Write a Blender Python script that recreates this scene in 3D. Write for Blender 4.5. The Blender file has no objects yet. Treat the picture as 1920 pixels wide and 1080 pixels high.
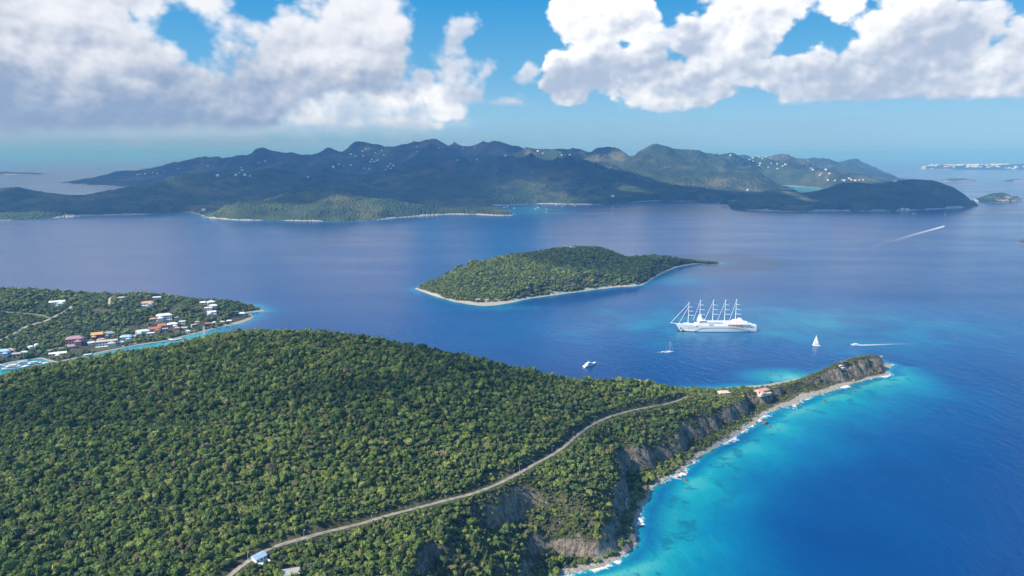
import bpy, bmesh, math, random
import numpy as np
from mathutils import Vector, Matrix
R = math.radians
PI = math.pi
random.seed(7)
scene = bpy.context.scene
COL = scene.collection

# ------------------------------------------------------------------ camera
CAM_H = 320.0
PITCH = math.atan(250 / 1280)          # the sea horizon is 250 px above the middle of the photograph
F = 1280.0
cam_data = bpy.data.cameras.new('camera')
cam_data.sensor_width = 36.0
cam_data.lens = 24.0
cam_data.clip_start = 1.0
cam_data.clip_end = 600000.0
cam = bpy.data.objects.new('camera', cam_data)
cam.location = (0, 0, CAM_H)
cam.rotation_euler = (PI / 2 - PITCH, 0, 0)
COL.objects.link(cam)
scene.camera = cam

# ------------------------------------------------------------------ light and exposure
SUN_EL = R(40)
SUN_AZ = math.atan2(-0.88, -0.42)      # from +Y towards +X
SUN_DIR = Vector((math.sin(SUN_AZ) * math.cos(SUN_EL), math.cos(SUN_AZ) * math.cos(SUN_EL), math.sin(SUN_EL)))
sun_data = bpy.data.lights.new('sun', 'SUN')
sun_data.energy = 4.5
sun_data.angle = R(0.5)
sun_data.color = (1.0, 0.95, 0.87)
sun = bpy.data.objects.new('sun', sun_data)
sun.rotation_euler = (-SUN_DIR).to_track_quat('-Z', 'Y').to_euler()
COL.objects.link(sun)

scene.view_settings.view_transform = 'Standard'
scene.view_settings.look = 'None'
scene.view_settings.exposure = 0.60
scene.view_settings.gamma = 1.0
scene.view_settings.use_curve_mapping = False
scene.render.engine = 'CYCLES'
scene.cycles.max_bounces = 5
scene.cycles.diffuse_bounces = 2
scene.cycles.glossy_bounces = 2
scene.cycles.transmission_bounces = 2
scene.cycles.volume_bounces = 0
scene.cycles.transparent_max_bounces = 8
scene.cycles.sample_clamp_indirect = 4.0
scene.cycles.use_fast_gi = False

# photograph pixel (1920 x 1080) -> ray, point at height z, point at distance Y, sky angles
SP, CP = math.sin(PITCH), math.cos(PITCH)


def ray(u, v):
    x, y = (u - 960) / F, (540 - v) / F
    return np.array([x, CP + y * SP, -SP + y * CP])


def atz(u, v, z=0.0):
    r = ray(u, v)
    t = (z - CAM_H) / r[2]
    return np.array([r[0] * t, r[1] * t, z])


def aty(u, v, Y, drop=0.0):
    r = ray(u, v)
    t = Y / r[1]
    return np.array([r[0] * t, Y, CAM_H + r[2] * t - drop])


def sky_angle(u, v):
    r = ray(u, v)
    r = r / np.linalg.norm(r)
    return math.atan2(r[0], r[1]), math.asin(r[2])


# ------------------------------------------------------------------ node helpers
class Nodes:
    def __init__(self, tree):
        self.t = tree
        tree.nodes.clear()

    def n(self, kind, **kw):
        nd = self.t.nodes.new(kind)
        for k, v in kw.items():
            if k in nd.bl_rna.properties and not k.startswith('in_'):
                setattr(nd, k, v)
        return nd

    def link(self, a, b):
        self.t.links.new(a, b)

    def put(self, sock, v):
        if hasattr(v, 'links') or isinstance(v, bpy.types.NodeSocket):
            self.t.links.new(v, sock)
        else:
            sock.default_value = v

    def math(self, op, a, b=None, c=None, clamp=False):
        nd = self.t.nodes.new('ShaderNodeMath')
        nd.operation = op
        nd.use_clamp = clamp
        for i, x in enumerate((a, b, c)):
            if x is not None:
                self.put(nd.inputs[i], x)
        return nd.outputs[0]

    def smooth(self, x, a, b, lo=0.0, hi=1.0):
        nd = self.t.nodes.new('ShaderNodeMapRange')
        nd.interpolation_type = 'SMOOTHSTEP'
        self.put(nd.inputs[0], x)
        for i, q in enumerate((a, b, lo, hi)):
            self.put(nd.inputs[i + 1], q)
        return nd.outputs[0]

    def noise(self, vec, scale, detail=4.0, rough=0.5, dist=0.0):
        nd = self.t.nodes.new('ShaderNodeTexNoise')
        if vec is not None:
            self.t.links.new(vec, nd.inputs['Vector'])
        nd.inputs['Scale'].default_value = scale
        nd.inputs['Detail'].default_value = detail
        nd.inputs['Roughness'].default_value = rough
        nd.inputs['Distortion'].default_value = dist
        return nd.outputs[0]

    def mix(self, f, a, b, kind='MIX'):
        nd = self.t.nodes.new('ShaderNodeMix')
        nd.data_type = 'RGBA'
        nd.blend_type = kind
        self.put(nd.inputs[0], f)
        self.put(nd.inputs[6], a if not isinstance(a, tuple) else (*a[:3], 1))
        self.put(nd.inputs[7], b if not isinstance(b, tuple) else (*b[:3], 1))
        return nd.outputs[2]

    def ramp(self, f, stops, interp='LINEAR'):
        nd = self.t.nodes.new('ShaderNodeValToRGB')
        nd.color_ramp.interpolation = interp
        e = nd.color_ramp.elements
        while len(e) < len(stops):
            e.new(0.5)
        for k, (p, c) in enumerate(stops):
            e[k].position = p
            e[k].color = (*c, 1)
        self.put(nd.inputs[0], f)
        return nd.outputs[0]

    def attr(self, name):
        nd = self.t.nodes.new('ShaderNodeAttribute')
        nd.attribute_name = name
        return nd.outputs['Fac']

    def mapping(self, vec, scale=(1, 1, 1), rot=(0, 0, 0)):
        nd = self.t.nodes.new('ShaderNodeMapping')
        self.t.links.new(vec, nd.inputs[0])
        nd.inputs['Scale'].default_value = scale
        nd.inputs['Rotation'].default_value = rot
        return nd.outputs[0]

    def position(self):
        return self.t.nodes.new('ShaderNodeNewGeometry').outputs['Position']


# ------------------------------------------------------------------ sky with cumulus clouds (world)
world = bpy.data.worlds.new('World')
scene.world = world
world.use_nodes = True
W = Nodes(world.node_tree)
w_out = W.n('ShaderNodeOutputWorld')
w_bg = W.n('ShaderNodeBackground')
SKY_STRENGTH = 0.13
w_bg.inputs[1].default_value = SKY_STRENGTH
W.link(w_bg.outputs[0], w_out.inputs[0])
sky = W.n('ShaderNodeTexSky')
sky.sky_type = 'NISHITA'
sky.sun_disc = False
sky.sun_elevation = SUN_EL
sky.sun_rotation = SUN_AZ
sky.altitude = 0
sky.air_density = 1.0
sky.dust_density = 0.6
sky.ozone_density = 1.5
hs = W.n('ShaderNodeHueSaturation')
hs.inputs['Saturation'].default_value = 1.25
hs.inputs['Value'].default_value = 1.0
W.link(sky.outputs[0], hs.inputs['Color'])
tc = W.n('ShaderNodeTexCoord')
gen = tc.outputs['Generated']
sep = W.n('ShaderNodeSeparateXYZ')
W.link(gen, sep.inputs[0])
az_true = W.math('ARCTAN2', sep.outputs[0], sep.outputs[1])
el_true = W.math('ARCSINE', sep.outputs[2])
# clear air: deep azure overhead paling to the horizon
blue = W.ramp(W.math('DIVIDE', el_true, 0.5, clamp=True), [(p_, tuple(x_ / SKY_STRENGTH / 1.45 for x_ in c_)) for p_, c_ in
              [(0.0, (0.25, 0.51, 0.84)), (0.10, (0.23, 0.50, 0.77)), (0.22, (0.11, 0.40, 0.71)), (0.42, (0.008, 0.29, 0.66)), (1.0, (0.012, 0.22, 0.60))]])
sky_col = W.mix(0.9, hs.outputs[0], blue)
# the cloud outlines are ragged: look them up at a warped place
wn = W.n('ShaderNodeTexNoise')
W.link(gen, wn.inputs['Vector'])
wn.inputs['Scale'].default_value = 11.0
wn.inputs['Detail'].default_value = 5.0
wsep = W.n('ShaderNodeSeparateColor')
W.link(wn.outputs['Color'], wsep.inputs[0])
az = W.math('MULTIPLY_ADD', W.math('SUBTRACT', wsep.outputs[0], 0.5), 0.075, az_true)
el = W.math('MULTIPLY_ADD', W.math('SUBTRACT', wsep.outputs[1], 0.5), 0.022, el_true)
stretch = W.mapping(gen, (1, 1, 1.3))


def lumps(vec, scale=13.0):
    nd = W.n('ShaderNodeTexVoronoi')
    W.link(vec, nd.inputs['Vector'])
    nd.inputs['Scale'].default_value = scale
    nd.inputs['Detail'].default_value = 3.0
    nd.inputs['Roughness'].default_value = 0.6
    return W.math('SUBTRACT', 1.0, nd.outputs['Distance'])


def moved(x_, z_):
    sh_ = W.n('ShaderNodeVectorMath', operation='ADD')
    W.link(stretch, sh_.inputs[0])
    sh_.inputs[1].default_value = (x_, 0.0, z_)
    return sh_.outputs[0]


n_big = W.noise(stretch, 7.0, 10.0, 0.56)
n_lit = W.noise(moved(-0.020, 0.030), 7.0, 6.0, 0.50)
n_mid = lumps(stretch)
n_mid2 = lumps(moved(-0.006, 0.010))
n_fine = W.noise(stretch, 34.0, 6.0, 0.6)
puff = W.math('ADD', W.math('MULTIPLY', W.math('SUBTRACT', n_big, n_lit), 2.3), W.math('MULTIPLY', W.math('SUBTRACT', n_mid, n_mid2), 0.45))
edge = W.math('ADD', W.math('MULTIPLY', W.math('SUBTRACT', n_big, 0.5), 0.075), W.math('ADD', W.math('MULTIPLY', W.math('SUBTRACT', n_mid, 0.42), 0.030), W.math('MULTIPLY', W.math('SUBTRACT', n_fine, 0.5), 0.022)))
vec2 = W.n('ShaderNodeCombineXYZ')
W.link(az, vec2.inputs[0])
W.link(el, vec2.inputs[1])


def mass(blobs, k=0.25):
    """Elliptical cloud heads joined smoothly: below 1 inside."""
    q = None
    for (u, v, ru, rv) in blobs:
        a, e = sky_angle(u, v)
        ma = W.n('ShaderNodeVectorMath', operation='MULTIPLY_ADD')
        W.link(vec2.outputs[0], ma.inputs[0])
        ma.inputs[1].default_value = (F / ru, F / rv, 0)
        ma.inputs[2].default_value = (-a * F / ru, -e * F / rv, 0)
        ln = W.n('ShaderNodeVectorMath', operation='LENGTH')
        W.link(ma.outputs[0], ln.inputs[0])
        q = ln.outputs['Value'] if q is None else W.math('SMOOTH_MIN', q, ln.outputs['Value'], k)
    return q


def cloud_layer(col, blobs, base_v, top_v, holes, white, dark, soft, gain, lift, opacity=1.0, size=0.055, puffs=1.0, base_soft=1.5, tilt=0.0, swell=0.020):
    d = W.math('MULTIPLY', W.math('SUBTRACT', 1.0, mass(blobs)), size)
    for (u, v, ru, rv) in holes:
        d = W.math('MINIMUM', d, W.math('MULTIPLY', W.math('SUBTRACT', mass([(u, v, ru, rv)]), 1.0), min(ru, rv) / F))
    eb, et = sky_angle(960, base_v)[1], sky_angle(960, top_v)[1]
    base = W.math('MULTIPLY_ADD', az, tilt, eb)
    d = W.math('ADD', W.math('ADD', d, edge), swell)
    b = W.math('ADD', W.math('MULTIPLY', W.math('SUBTRACT', el, base), base_soft), W.math('MULTIPLY', edge, 0.30))
    d = W.math('MINIMUM', d, b)
    alpha = W.math('MULTIPLY', W.smooth(d, -0.002, soft), opacity)
    rel = W.math('DIVIDE', W.math('SUBTRACT', el, base), et - eb, clamp=True)
    thin = W.smooth(d, 0.0, 0.045, 0.20, 0.0)
    lit = W.math('ADD', W.math('MULTIPLY_ADD', rel, gain, lift), W.math('MULTIPLY_ADD', puff, puffs, thin))
    lit = W.smooth(lit, 0.0, 1.0)
    s = 1.0 / SKY_STRENGTH
    ccol = W.mix(lit, tuple(c * s for c in dark), tuple(c * s for c in white))
    return W.mix(alpha, col, ccol)


c = sky_col
# the open sky above the frame carries scattered cloud too (seen only as light and in reflections)
high = W.math('MULTIPLY', W.smooth(W.noise(gen, 3.2, 6.0, 0.55), 0.45, 0.60), W.smooth(el_true, 0.26, 0.36))
c = W.mix(W.math('MULTIPLY', high, 0.6), c, (3.6, 4.0, 4.7))
# thin grey layer low over the sea under the bank
c = cloud_layer(c, [(100, 232, 480, 30), (480, 240, 300, 24), (720, 228, 200, 26), (60, 262, 420, 26)], 288, 205, [], (0.50, 0.54, 0.62), (0.32, 0.39, 0.50), 0.045, 0.4, 0.25, 0.85, 0.03, 0.3, 1.0)
# low bright cumulus beyond, and the grey tower
c = cloud_layer(c, [(545, 212, 60, 34), (610, 200, 70, 40), (680, 205, 70, 38), (745, 212, 60, 30), (812, 180, 40, 34), (830, 205, 60, 22), (690, 232, 180, 18)], 246, 165, [],
                (0.74, 0.74, 0.76), (0.34, 0.42, 0.53), 0.016, 0.45, 0.20, 0.95, 0.035, 1.2, 1.5, 0.0, 0.012)
c = cloud_layer(c, [(866, 85, 34, 40), (850, 125, 58, 44), (900, 135, 36, 40), (790, 140, 42, 26), (880, 175, 60, 26), (985, 138, 22, 20), (940, 195, 40, 18)], 205, 50, [],
                (0.56, 0.58, 0.64), (0.29, 0.36, 0.47), 0.020, 0.55, 0.14, 0.95, 0.034, 0.9, 1.5, 0.0, 0.016)
# cumulus row
c = cloud_layer(c, [(1060, 20, 46, 50), (1110, 60, 90, 70), (1190, 40, 50, 40), (1090, 130, 80, 60), (1050, 160, 44, 34), (1200, 140, 110, 60), (1300, 150, 90, 46), (1330, 80, 80, 60), (1420, 20, 110, 70), (1530, -10, 90, 50),
                    (1400, 120, 80, 60), (1490, 140, 90, 46), (1600, 110, 80, 60), (1640, 70, 66, 50), (1700, 55, 60, 52), (1800, 60, 70, 60), (1760, 120, 110, 70), (1660, 160, 100, 40), (1880, 130, 80, 60), (1930, 90, 60, 44), (1860, 180, 90, 34), (2010, 120, 120, 90), (2200, 80, 140, 120)],
                208, 10, [(1520, 70, 40, 20)], (0.80, 0.80, 0.81), (0.30, 0.36, 0.47), 0.010, 0.62, 0.02, 1.0, 0.050, 1.15, 1.5, 0.0, 0.013)
# big grey bank
c = cloud_layer(c, [(-200, 60, 300, 220), (60, 60, 260, 190), (250, 120, 200, 120), (330, 20, 200, 50), (200, -40, 240, 100), (460, 130, 150, 90), (430, 50, 80, 50), (560, 90, 130, 90), (660, 70, 110, 100), (700, 110, 80, 66), (690, 20, 50, 50), (540, 20, 60, 36), (380, 195, 160, 44), (120, 200, 320, 44)],
                232, 20, [(370, 68, 50, 34), (486, 10, 30, 14)], (0.62, 0.63, 0.67), (0.19, 0.255, 0.37), 0.022, 0.85, -0.10, 1.0, 0.075, 0.8, 1.4, 0.05, 0.018)
W.link(c, w_bg.inputs[0])


# ------------------------------------------------------------------ numpy helpers
def vnoise(x, y, seed=0):
    xi, yi = np.floor(x).astype(np.int64), np.floor(y).astype(np.int64)
    xf, yf = x - xi, y - yi
    xf, yf = xf * xf * (3 - 2 * xf), yf * yf * (3 - 2 * yf)

    def h(a, b):
        n = (a * 374761393 + b * 668265263 + seed * 974711) & 0xffffffff
        n = ((n ^ (n >> 13)) * 1274126177) & 0xffffffff
        return ((n ^ (n >> 16)) & 0xffff) / 65535.0
    return (h(xi, yi) * (1 - xf) + h(xi + 1, yi) * xf) * (1 - yf) + (h(xi, yi + 1) * (1 - xf) + h(xi + 1, yi + 1) * xf) * yf


def fbm(x, y, octaves=4, seed=0, gain=0.5):
    s, a, t = 0.0, 1.0, 0.0
    for k in range(octaves):
        s = s + a * vnoise(x * 2 ** k + 17.3 * k, y * 2 ** k - 9.1 * k, seed + k)
        t += a
        a *= gain
    return s / t


def seg_dist(px, py, line, closed=False, values=None):
    """Distance from points to a polyline; with values also the value interpolated at the nearest place."""
    line = np.asarray(line, float)
    n = len(line)
    best = np.full(px.shape, 1e18)
    val = None if values is None else np.zeros(px.shape)
    for i in range(n if closed else n - 1):
        a, b = line[i][:2], line[(i + 1) % n][:2]
        d = b - a
        L = max(1e-9, d @ d)
        t = np.clip(((px - a[0]) * d[0] + (py - a[1]) * d[1]) / L, 0, 1)
        q = (px - a[0] - t * d[0]) ** 2 + (py - a[1] - t * d[1]) ** 2
        m = q < best
        best = np.where(m, q, best)
        if values is not None:
            val = np.where(m, values[i] * (1 - t) + values[(i + 1) % n] * t, val)
    return (np.sqrt(best), val) if values is not None else np.sqrt(best)


def inside(px, py, poly):
    poly = np.asarray(poly, float)
    r = np.zeros(px.shape, bool)
    n = len(poly)
    for i in range(n):
        x1, y1 = poly[i][:2]
        x2, y2 = poly[(i + 1) % n][:2]
        if y1 == y2:
            continue
        r ^= ((y1 > py) != (y2 > py)) & (px < (x2 - x1) * (py - y1) / (y2 - y1) + x1)
    return r


def sdist(px, py, poly):
    d = seg_dist(px, py, poly, True)
    return np.where(inside(px, py, poly), d, -d)


def tps(pts, vals, lam=2.0):
    P_ = np.asarray(pts, float) / 100.0
    n = len(P_)

    def U(r2):
        return 0.5 * r2 * np.log(r2 + 1e-12)
    K = U(((P_[:, None] - P_[None]) ** 2).sum(-1)) + lam * 1e-2 * np.eye(n)
    A = np.zeros((n + 3, n + 3))
    A[:n, :n] = K
    A[:n, n] = 1
    A[:n, n + 1:] = P_
    A[n, :n] = 1
    A[n + 1:, :n] = P_.T
    w = np.linalg.solve(A, np.concatenate([np.asarray(vals, float), [0, 0, 0]]))

    def f(x, y):
        x, y = x / 100.0, y / 100.0
        s = w[n] + w[n + 1] * x + w[n + 2] * y
        for i in range(n):
            s = s + w[i] * U((x - P_[i, 0]) ** 2 + (y - P_[i, 1]) ** 2)
        return s
    return f


def smin(a, b, k):
    h = np.clip(0.5 + 0.5 * (b - a) / k, 0, 1)
    return b * (1 - h) + a * h - k * h * (1 - h)


def smax(a, b, k):
    return -smin(-a, -b, k)


def rough_line(pts, amp, step, seed, closed=True):
    """A traced coastline with small coves and points added."""
    pts = np.asarray(pts, float)[:, :2]
    out = []
    n = len(pts)
    for i in range(n if closed else n - 1):
        a, b = pts[i], pts[(i + 1) % n]
        L = np.linalg.norm(b - a)
        m = max(1, int(L / step))
        nrm = np.array([-(b - a)[1], (b - a)[0]]) / max(L, 1e-6)
        for k in range(m):
            p = a + (b - a) * k / m
            w = fbm(np.array([p[0] / step / 3]), np.array([p[1] / step / 3]), 3, seed)[0] - 0.5
            out.append(p + nrm * w * 2 * amp)
    if not closed:
        out.append(pts[-1])
    return np.array(out)


# ------------------------------------------------------------------ object helpers
def tag(o, label=None, cat=None, group=None, kind=None):
    if label:
        o['label'] = label
    if cat:
        o['category'] = cat
    if group:
        o['group'] = group
    if kind:
        o['kind'] = kind
    return o


def empty(name, loc=(0, 0, 0), rz=0.0, parent=None):
    o = bpy.data.objects.new(name, None)
    o.location = loc
    o.rotation_euler = (0, 0, rz)
    o.empty_display_size = 1.0
    COL.objects.link(o)
    o.parent = parent
    return o


def copy_tree(o, parent=None):
    q = o.copy()
    COL.objects.link(q)
    q.parent = parent
    for ch in list(o.children):
        copy_tree(ch, q)
    return q


def mesh_object(name, verts, faces, material, parent=None, smooth=False):
    me = bpy.data.meshes.new(name)
    me.from_pydata([tuple(map(float, v)) for v in verts], [], faces)
    me.update()
    if material:
        me.materials.append(material)
    if smooth:
        me.shade_smooth()
    o = bpy.data.objects.new(name, me)
    COL.objects.link(o)
    o.parent = parent
    return o


def grid_object(name, xs, ys, Z, material, attrs=None, smooth=True, keep=None):
    nx, ny = len(xs), len(ys)
    X, Y = np.meshgrid(xs, ys)
    co = np.stack([X.ravel(), Y.ravel(), Z.ravel()], 1).astype(np.float32)
    idx = np.arange(nx * ny).reshape(ny, nx)
    q = np.stack([idx[:-1, :-1], idx[:-1, 1:], idx[1:, 1:], idx[1:, :-1]], -1).reshape(-1, 4)
    if keep is not None:
        k = keep.ravel()
        q = q[k[q].any(1)]
    used = np.zeros(nx * ny, bool)
    used[q.ravel()] = True
    remap = np.cumsum(used) - 1
    q = remap[q]
    co = co[used]
    me = bpy.data.meshes.new(name)
    me.vertices.add(len(co))
    me.vertices.foreach_set('co', co.ravel())
    me.loops.add(q.size)
    me.loops.foreach_set('vertex_index', q.ravel().astype(np.int32))
    me.polygons.add(len(q))
    me.polygons.foreach_set('loop_start', (np.arange(len(q)) * 4).astype(np.int32))
    me.polygons.foreach_set('loop_total', np.full(len(q), 4, np.int32))
    me.update(calc_edges=True)
    for k, a in (attrs or {}).items():
        at = me.attributes.new(k, 'FLOAT', 'POINT')
        at.data.foreach_set('value', a.ravel()[used].astype(np.float32))
    me.materials.append(material)
    if smooth:
        me.shade_smooth()
    o = bpy.data.objects.new(name, me)
    COL.objects.link(o)
    return o


class MB:
    """Collects shapes and links them as one mesh object."""

    def __init__(self):
        self.v, self.f = [], []

    def add(self, vs, fs):
        n = len(self.v)
        self.v += [tuple(x) for x in vs]
        self.f += [tuple(i + n for i in f) for f in fs]
        return self

    def box(self, x0, x1, y0, y1, z0, z1):
        return self.add([(x0, y0, z0), (x1, y0, z0), (x1, y1, z0), (x0, y1, z0), (x0, y0, z1), (x1, y0, z1), (x1, y1, z1), (x0, y1, z1)],
                        [(3, 2, 1, 0), (4, 5, 6, 7), (0, 1, 5, 4), (1, 2, 6, 5), (2, 3, 7, 6), (3, 0, 4, 7)])

    def loft(self, rings, cap=True):
        n = len(rings[0])
        vs = [p for r in rings for p in r]
        fs = []
        for k in range(len(rings) - 1):
            for i in range(n):
                j = (i + 1) % n
                fs.append((k * n + i, k * n + j, (k + 1) * n + j, (k + 1) * n + i))
        if cap:
            fs.append(tuple(range(n))[::-1])
            fs.append(tuple((len(rings) - 1) * n + i for i in range(n)))
        return self.add(vs, fs)

    def tube(self, p, q, r0, r1=None, n=6):
        p, q = Vector(p), Vector(q)
        r1 = r0 if r1 is None else r1
        d = (q - p).normalized()
        a = d.orthogonal().normalized()
        b = d.cross(a)
        ring = lambda c_, r: [tuple(c_ + a * (r * math.cos(2 * PI * k / n)) + b * (r * math.sin(2 * PI * k / n))) for k in range(n)]
        return self.loft([ring(p, r0), ring(q, r1)])

    def path(self, pts, r, n=6):
        for a, b in zip(pts[:-1], pts[1:]):
            self.tube(a, b, r, r, n)
        return self

    def build(self, name, material, parent=None, smooth=False):
        return mesh_object(name, self.v, self.f, material, parent, smooth)


# ------------------------------------------------------------------ materials
MATS = {}


def mat(name, color, rough=0.6, var=0.12, scale=0.8, metallic=0.0, coat=0.0, trans=0.0):
    if name in MATS:
        return MATS[name]
    m = bpy.data.materials.new(name)
    m.use_nodes = True
    N = Nodes(m.node_tree)
    out = N.n('ShaderNodeOutputMaterial')
    b = N.n('ShaderNodeBsdfPrincipled')
    b.inputs['Roughness'].default_value = rough
    b.inputs['Metallic'].default_value = metallic
    b.inputs['Coat Weight'].default_value = coat
    no = N.noise(N.position(), scale, 4.0, 0.6)
    lo = tuple(x * (1 - var) for x in color)
    hi = tuple(min(1, x * (1 + var)) for x in color)
    N.link(N.ramp(no, [(0.3, lo), (0.7, hi)]), b.inputs['Base Color'])
    N.link(b.outputs[0], out.inputs[0])
    MATS[name] = m
    return m


def ground_material(name, soil, soil2, rock, rock2, sand, slope0, slope1, beach_w, bump=0.6, nscale=1.0, foliage_patch=None):
    """Soil, bare rock where it is steep, shingle along the waterline (attribute coast = metres from the water)."""
    m = bpy.data.materials.new(name)
    m.use_nodes = True
    N = Nodes(m.node_tree)
    out = N.n('ShaderNodeOutputMaterial')
    b = N.n('ShaderNodeBsdfPrincipled')
    b.inputs['Roughness'].default_value = 0.9
    b.inputs['Specular IOR Level'].default_value = 0.15
    geo = N.n('ShaderNodeNewGeometry')
    pos = geo.outputs['Position']
    s = N.n('ShaderNodeSeparateXYZ')
    N.link(geo.outputs['Normal'], s.inputs[0])
    n1 = N.noise(pos, 0.045 * nscale, 6.0, 0.62)
    n2 = N.noise(pos, 0.30 * nscale, 6.0, 0.65)
    stre = N.noise(N.mapping(pos, (1.0, 1.0, 0.28)), 0.22 * nscale, 7.0, 0.66, 0.6)
    soilc = N.mix(N.smooth(n1, 0.38, 0.62), soil, soil2)
    soilc = N.mix(N.smooth(n2, 0.45, 0.7, 0.0, 0.45), soilc, tuple(x * 1.9 for x in soil2))
    rockc = N.mix(N.smooth(stre, 0.34, 0.64), rock, rock2)
    rockc = N.mix(N.smooth(n2, 0.56, 0.68, 0.0, 0.7), rockc, tuple(x * 0.35 for x in rock))
    steep = N.math('ADD', N.math('SUBTRACT', 1.0, s.outputs[2]), N.math('MULTIPLY', N.math('SUBTRACT', n2, 0.5), 0.5))
    col = N.mix(N.smooth(steep, slope0, slope1), soilc, rockc)
    coast = N.attr('coast')
    low = N.noise(pos, 0.013, 3.0, 0.5)
    bw = N.math('ADD', coast, N.math('ADD', N.math('MULTIPLY', N.math('SUBTRACT', n2, 0.5), beach_w * 1.6), N.math('MULTIPLY', N.math('SUBTRACT', low, 0.52), beach_w * 4.0)))
    sandc = N.mix(N.smooth(N.noise(pos, 0.9 * nscale, 5.0, 0.7), 0.36, 0.62), sand, tuple(x * 0.62 for x in sand))
    col = N.mix(N.smooth(bw, beach_w * 0.75, beach_w * 1.25, 1.0, 0.0), col, sandc)
    N.link(col, b.inputs['Base Color'])
    bp = N.n('ShaderNodeBump')
    bp.inputs['Strength'].default_value = bump
    bp.inputs['Distance'].default_value = 2.0 / nscale
    N.link(N.math('ADD', stre, n2), bp.inputs['Height'])
    N.link(bp.outputs[0], b.inputs['Normal'])
    N.link(b.outputs[0], out.inputs[0])
    return m


def hill_material(name, dark, light, dry, rock, sand, nscale=1.0, slope0=0.30, slope1=0.48, beach_w=6.0, bump=1.0):
    """Distant wooded slope: canopy mottled at tree scale, dry patches, rock and shore."""
    m = bpy.data.materials.new(name)
    m.use_nodes = True
    N = Nodes(m.node_tree)
    out = N.n('ShaderNodeOutputMaterial')
    b = N.n('ShaderNodeBsdfPrincipled')
    b.inputs['Roughness'].default_value = 0.95
    b.inputs['Specular IOR Level'].default_value = 0.1
    geo = N.n('ShaderNodeNewGeometry')
    pos = geo.outputs['Position']
    s = N.n('ShaderNodeSeparateXYZ')
    N.link(geo.outputs['Normal'], s.inputs[0])
    big = N.noise(pos, 0.0016, 5.0, 0.55)
    mid = N.noise(pos, 0.009 * nscale, 5.0, 0.6)
    vor = N.n('ShaderNodeTexVoronoi')
    vor.inputs['Scale'].default_value = 0.085 * nscale
    N.link(pos, vor.inputs['Vector'])
    canopy = N.math('SUBTRACT', 1.0, vor.outputs['Distance'])
    rgb = N.n('ShaderNodeSeparateColor')
    N.link(vor.outputs['Color'], rgb.inputs[0])
    col = N.mix(N.smooth(mid, 0.36, 0.66), dark, light)
    col = N.mix(N.math('MULTIPLY', rgb.outputs[0], 0.55), col, light)
    col = N.mix(N.smooth(N.math('ADD', big, N.math('MULTIPLY', N.math('SUBTRACT', mid, 0.5), 0.5)), 0.52, 0.68, 0.0, 0.75), col, dry)
    steep = N.math('ADD', N.math('SUBTRACT', 1.0, s.outputs[2]), N.math('MULTIPLY', N.math('SUBTRACT', mid, 0.5), 0.3))
    col = N.mix(N.smooth(steep, slope0, slope1, 0.0, 0.75), col, rock)
    low = N.noise(pos, 0.0045, 3.0, 0.5)
    coast = N.math('ADD', N.attr('coast'), N.math('ADD', N.math('MULTIPLY', N.math('SUBTRACT', mid, 0.5), beach_w * 2.4), N.math('MULTIPLY', N.math('SUBTRACT', low, 0.46), beach_w * 7.0)))
    col = N.mix(N.smooth(coast, beach_w * 0.6, beach_w * 1.1, 1.0, 0.0), col, sand)
    N.link(col, b.inputs['Base Color'])
    bp = N.n('ShaderNodeBump')
    bp.inputs['Strength'].default_value = bump
    bp.inputs['Distance'].default_value = 9.0 / nscale
    N.link(N.math('ADD', canopy, N.math('MULTIPLY', mid, 1.5)), bp.inputs['Height'])
    N.link(bp.outputs[0], b.inputs['Normal'])
    N.link(b.outputs[0], out.inputs[0])
    return m


class Terrain:
    """A height field on a regular grid that can be sampled and hit by rays."""

    def __init__(self, xs, ys, Z):
        self.xs, self.ys, self.Z = xs, ys, Z

    def h(self, x, y):
        x, y = np.asarray(x, float), np.asarray(y, float)
        fx = np.clip((x - self.xs[0]) / (self.xs[1] - self.xs[0]), 0, len(self.xs) - 1.001)
        fy = np.clip((y - self.ys[0]) / (self.ys[1] - self.ys[0]), 0, len(self.ys) - 1.001)
        i, j = fx.astype(int), fy.astype(int)
        a, b = fx - i, fy - j
        Z = self.Z
        return (Z[j, i] * (1 - a) + Z[j, i + 1] * a) * (1 - b) + (Z[j + 1, i] * (1 - a) + Z[j + 1, i + 1] * a) * b

    def hit(self, u, v, lift=0.0):
        """Where the sight line of a photograph pixel meets the ground."""
        r = ray(u, v)
        y0, y1 = self.ys[0], self.ys[-1]
        t = np.linspace(y0 / r[1], y1 / r[1], 6000)
        x, y, z = r[0] * t, r[1] * t, CAM_H + r[2] * t
        ok = (z <= np.maximum(self.h(x, y), 0) + lift) & (x > self.xs[0]) & (x < self.xs[-1])
        k = int(np.argmax(ok)) if ok.any() else int(np.argmin(np.abs(z)))
        return np.array([x[k], y[k], max(0.0, float(self.h(x[k], y[k])))])


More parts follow.
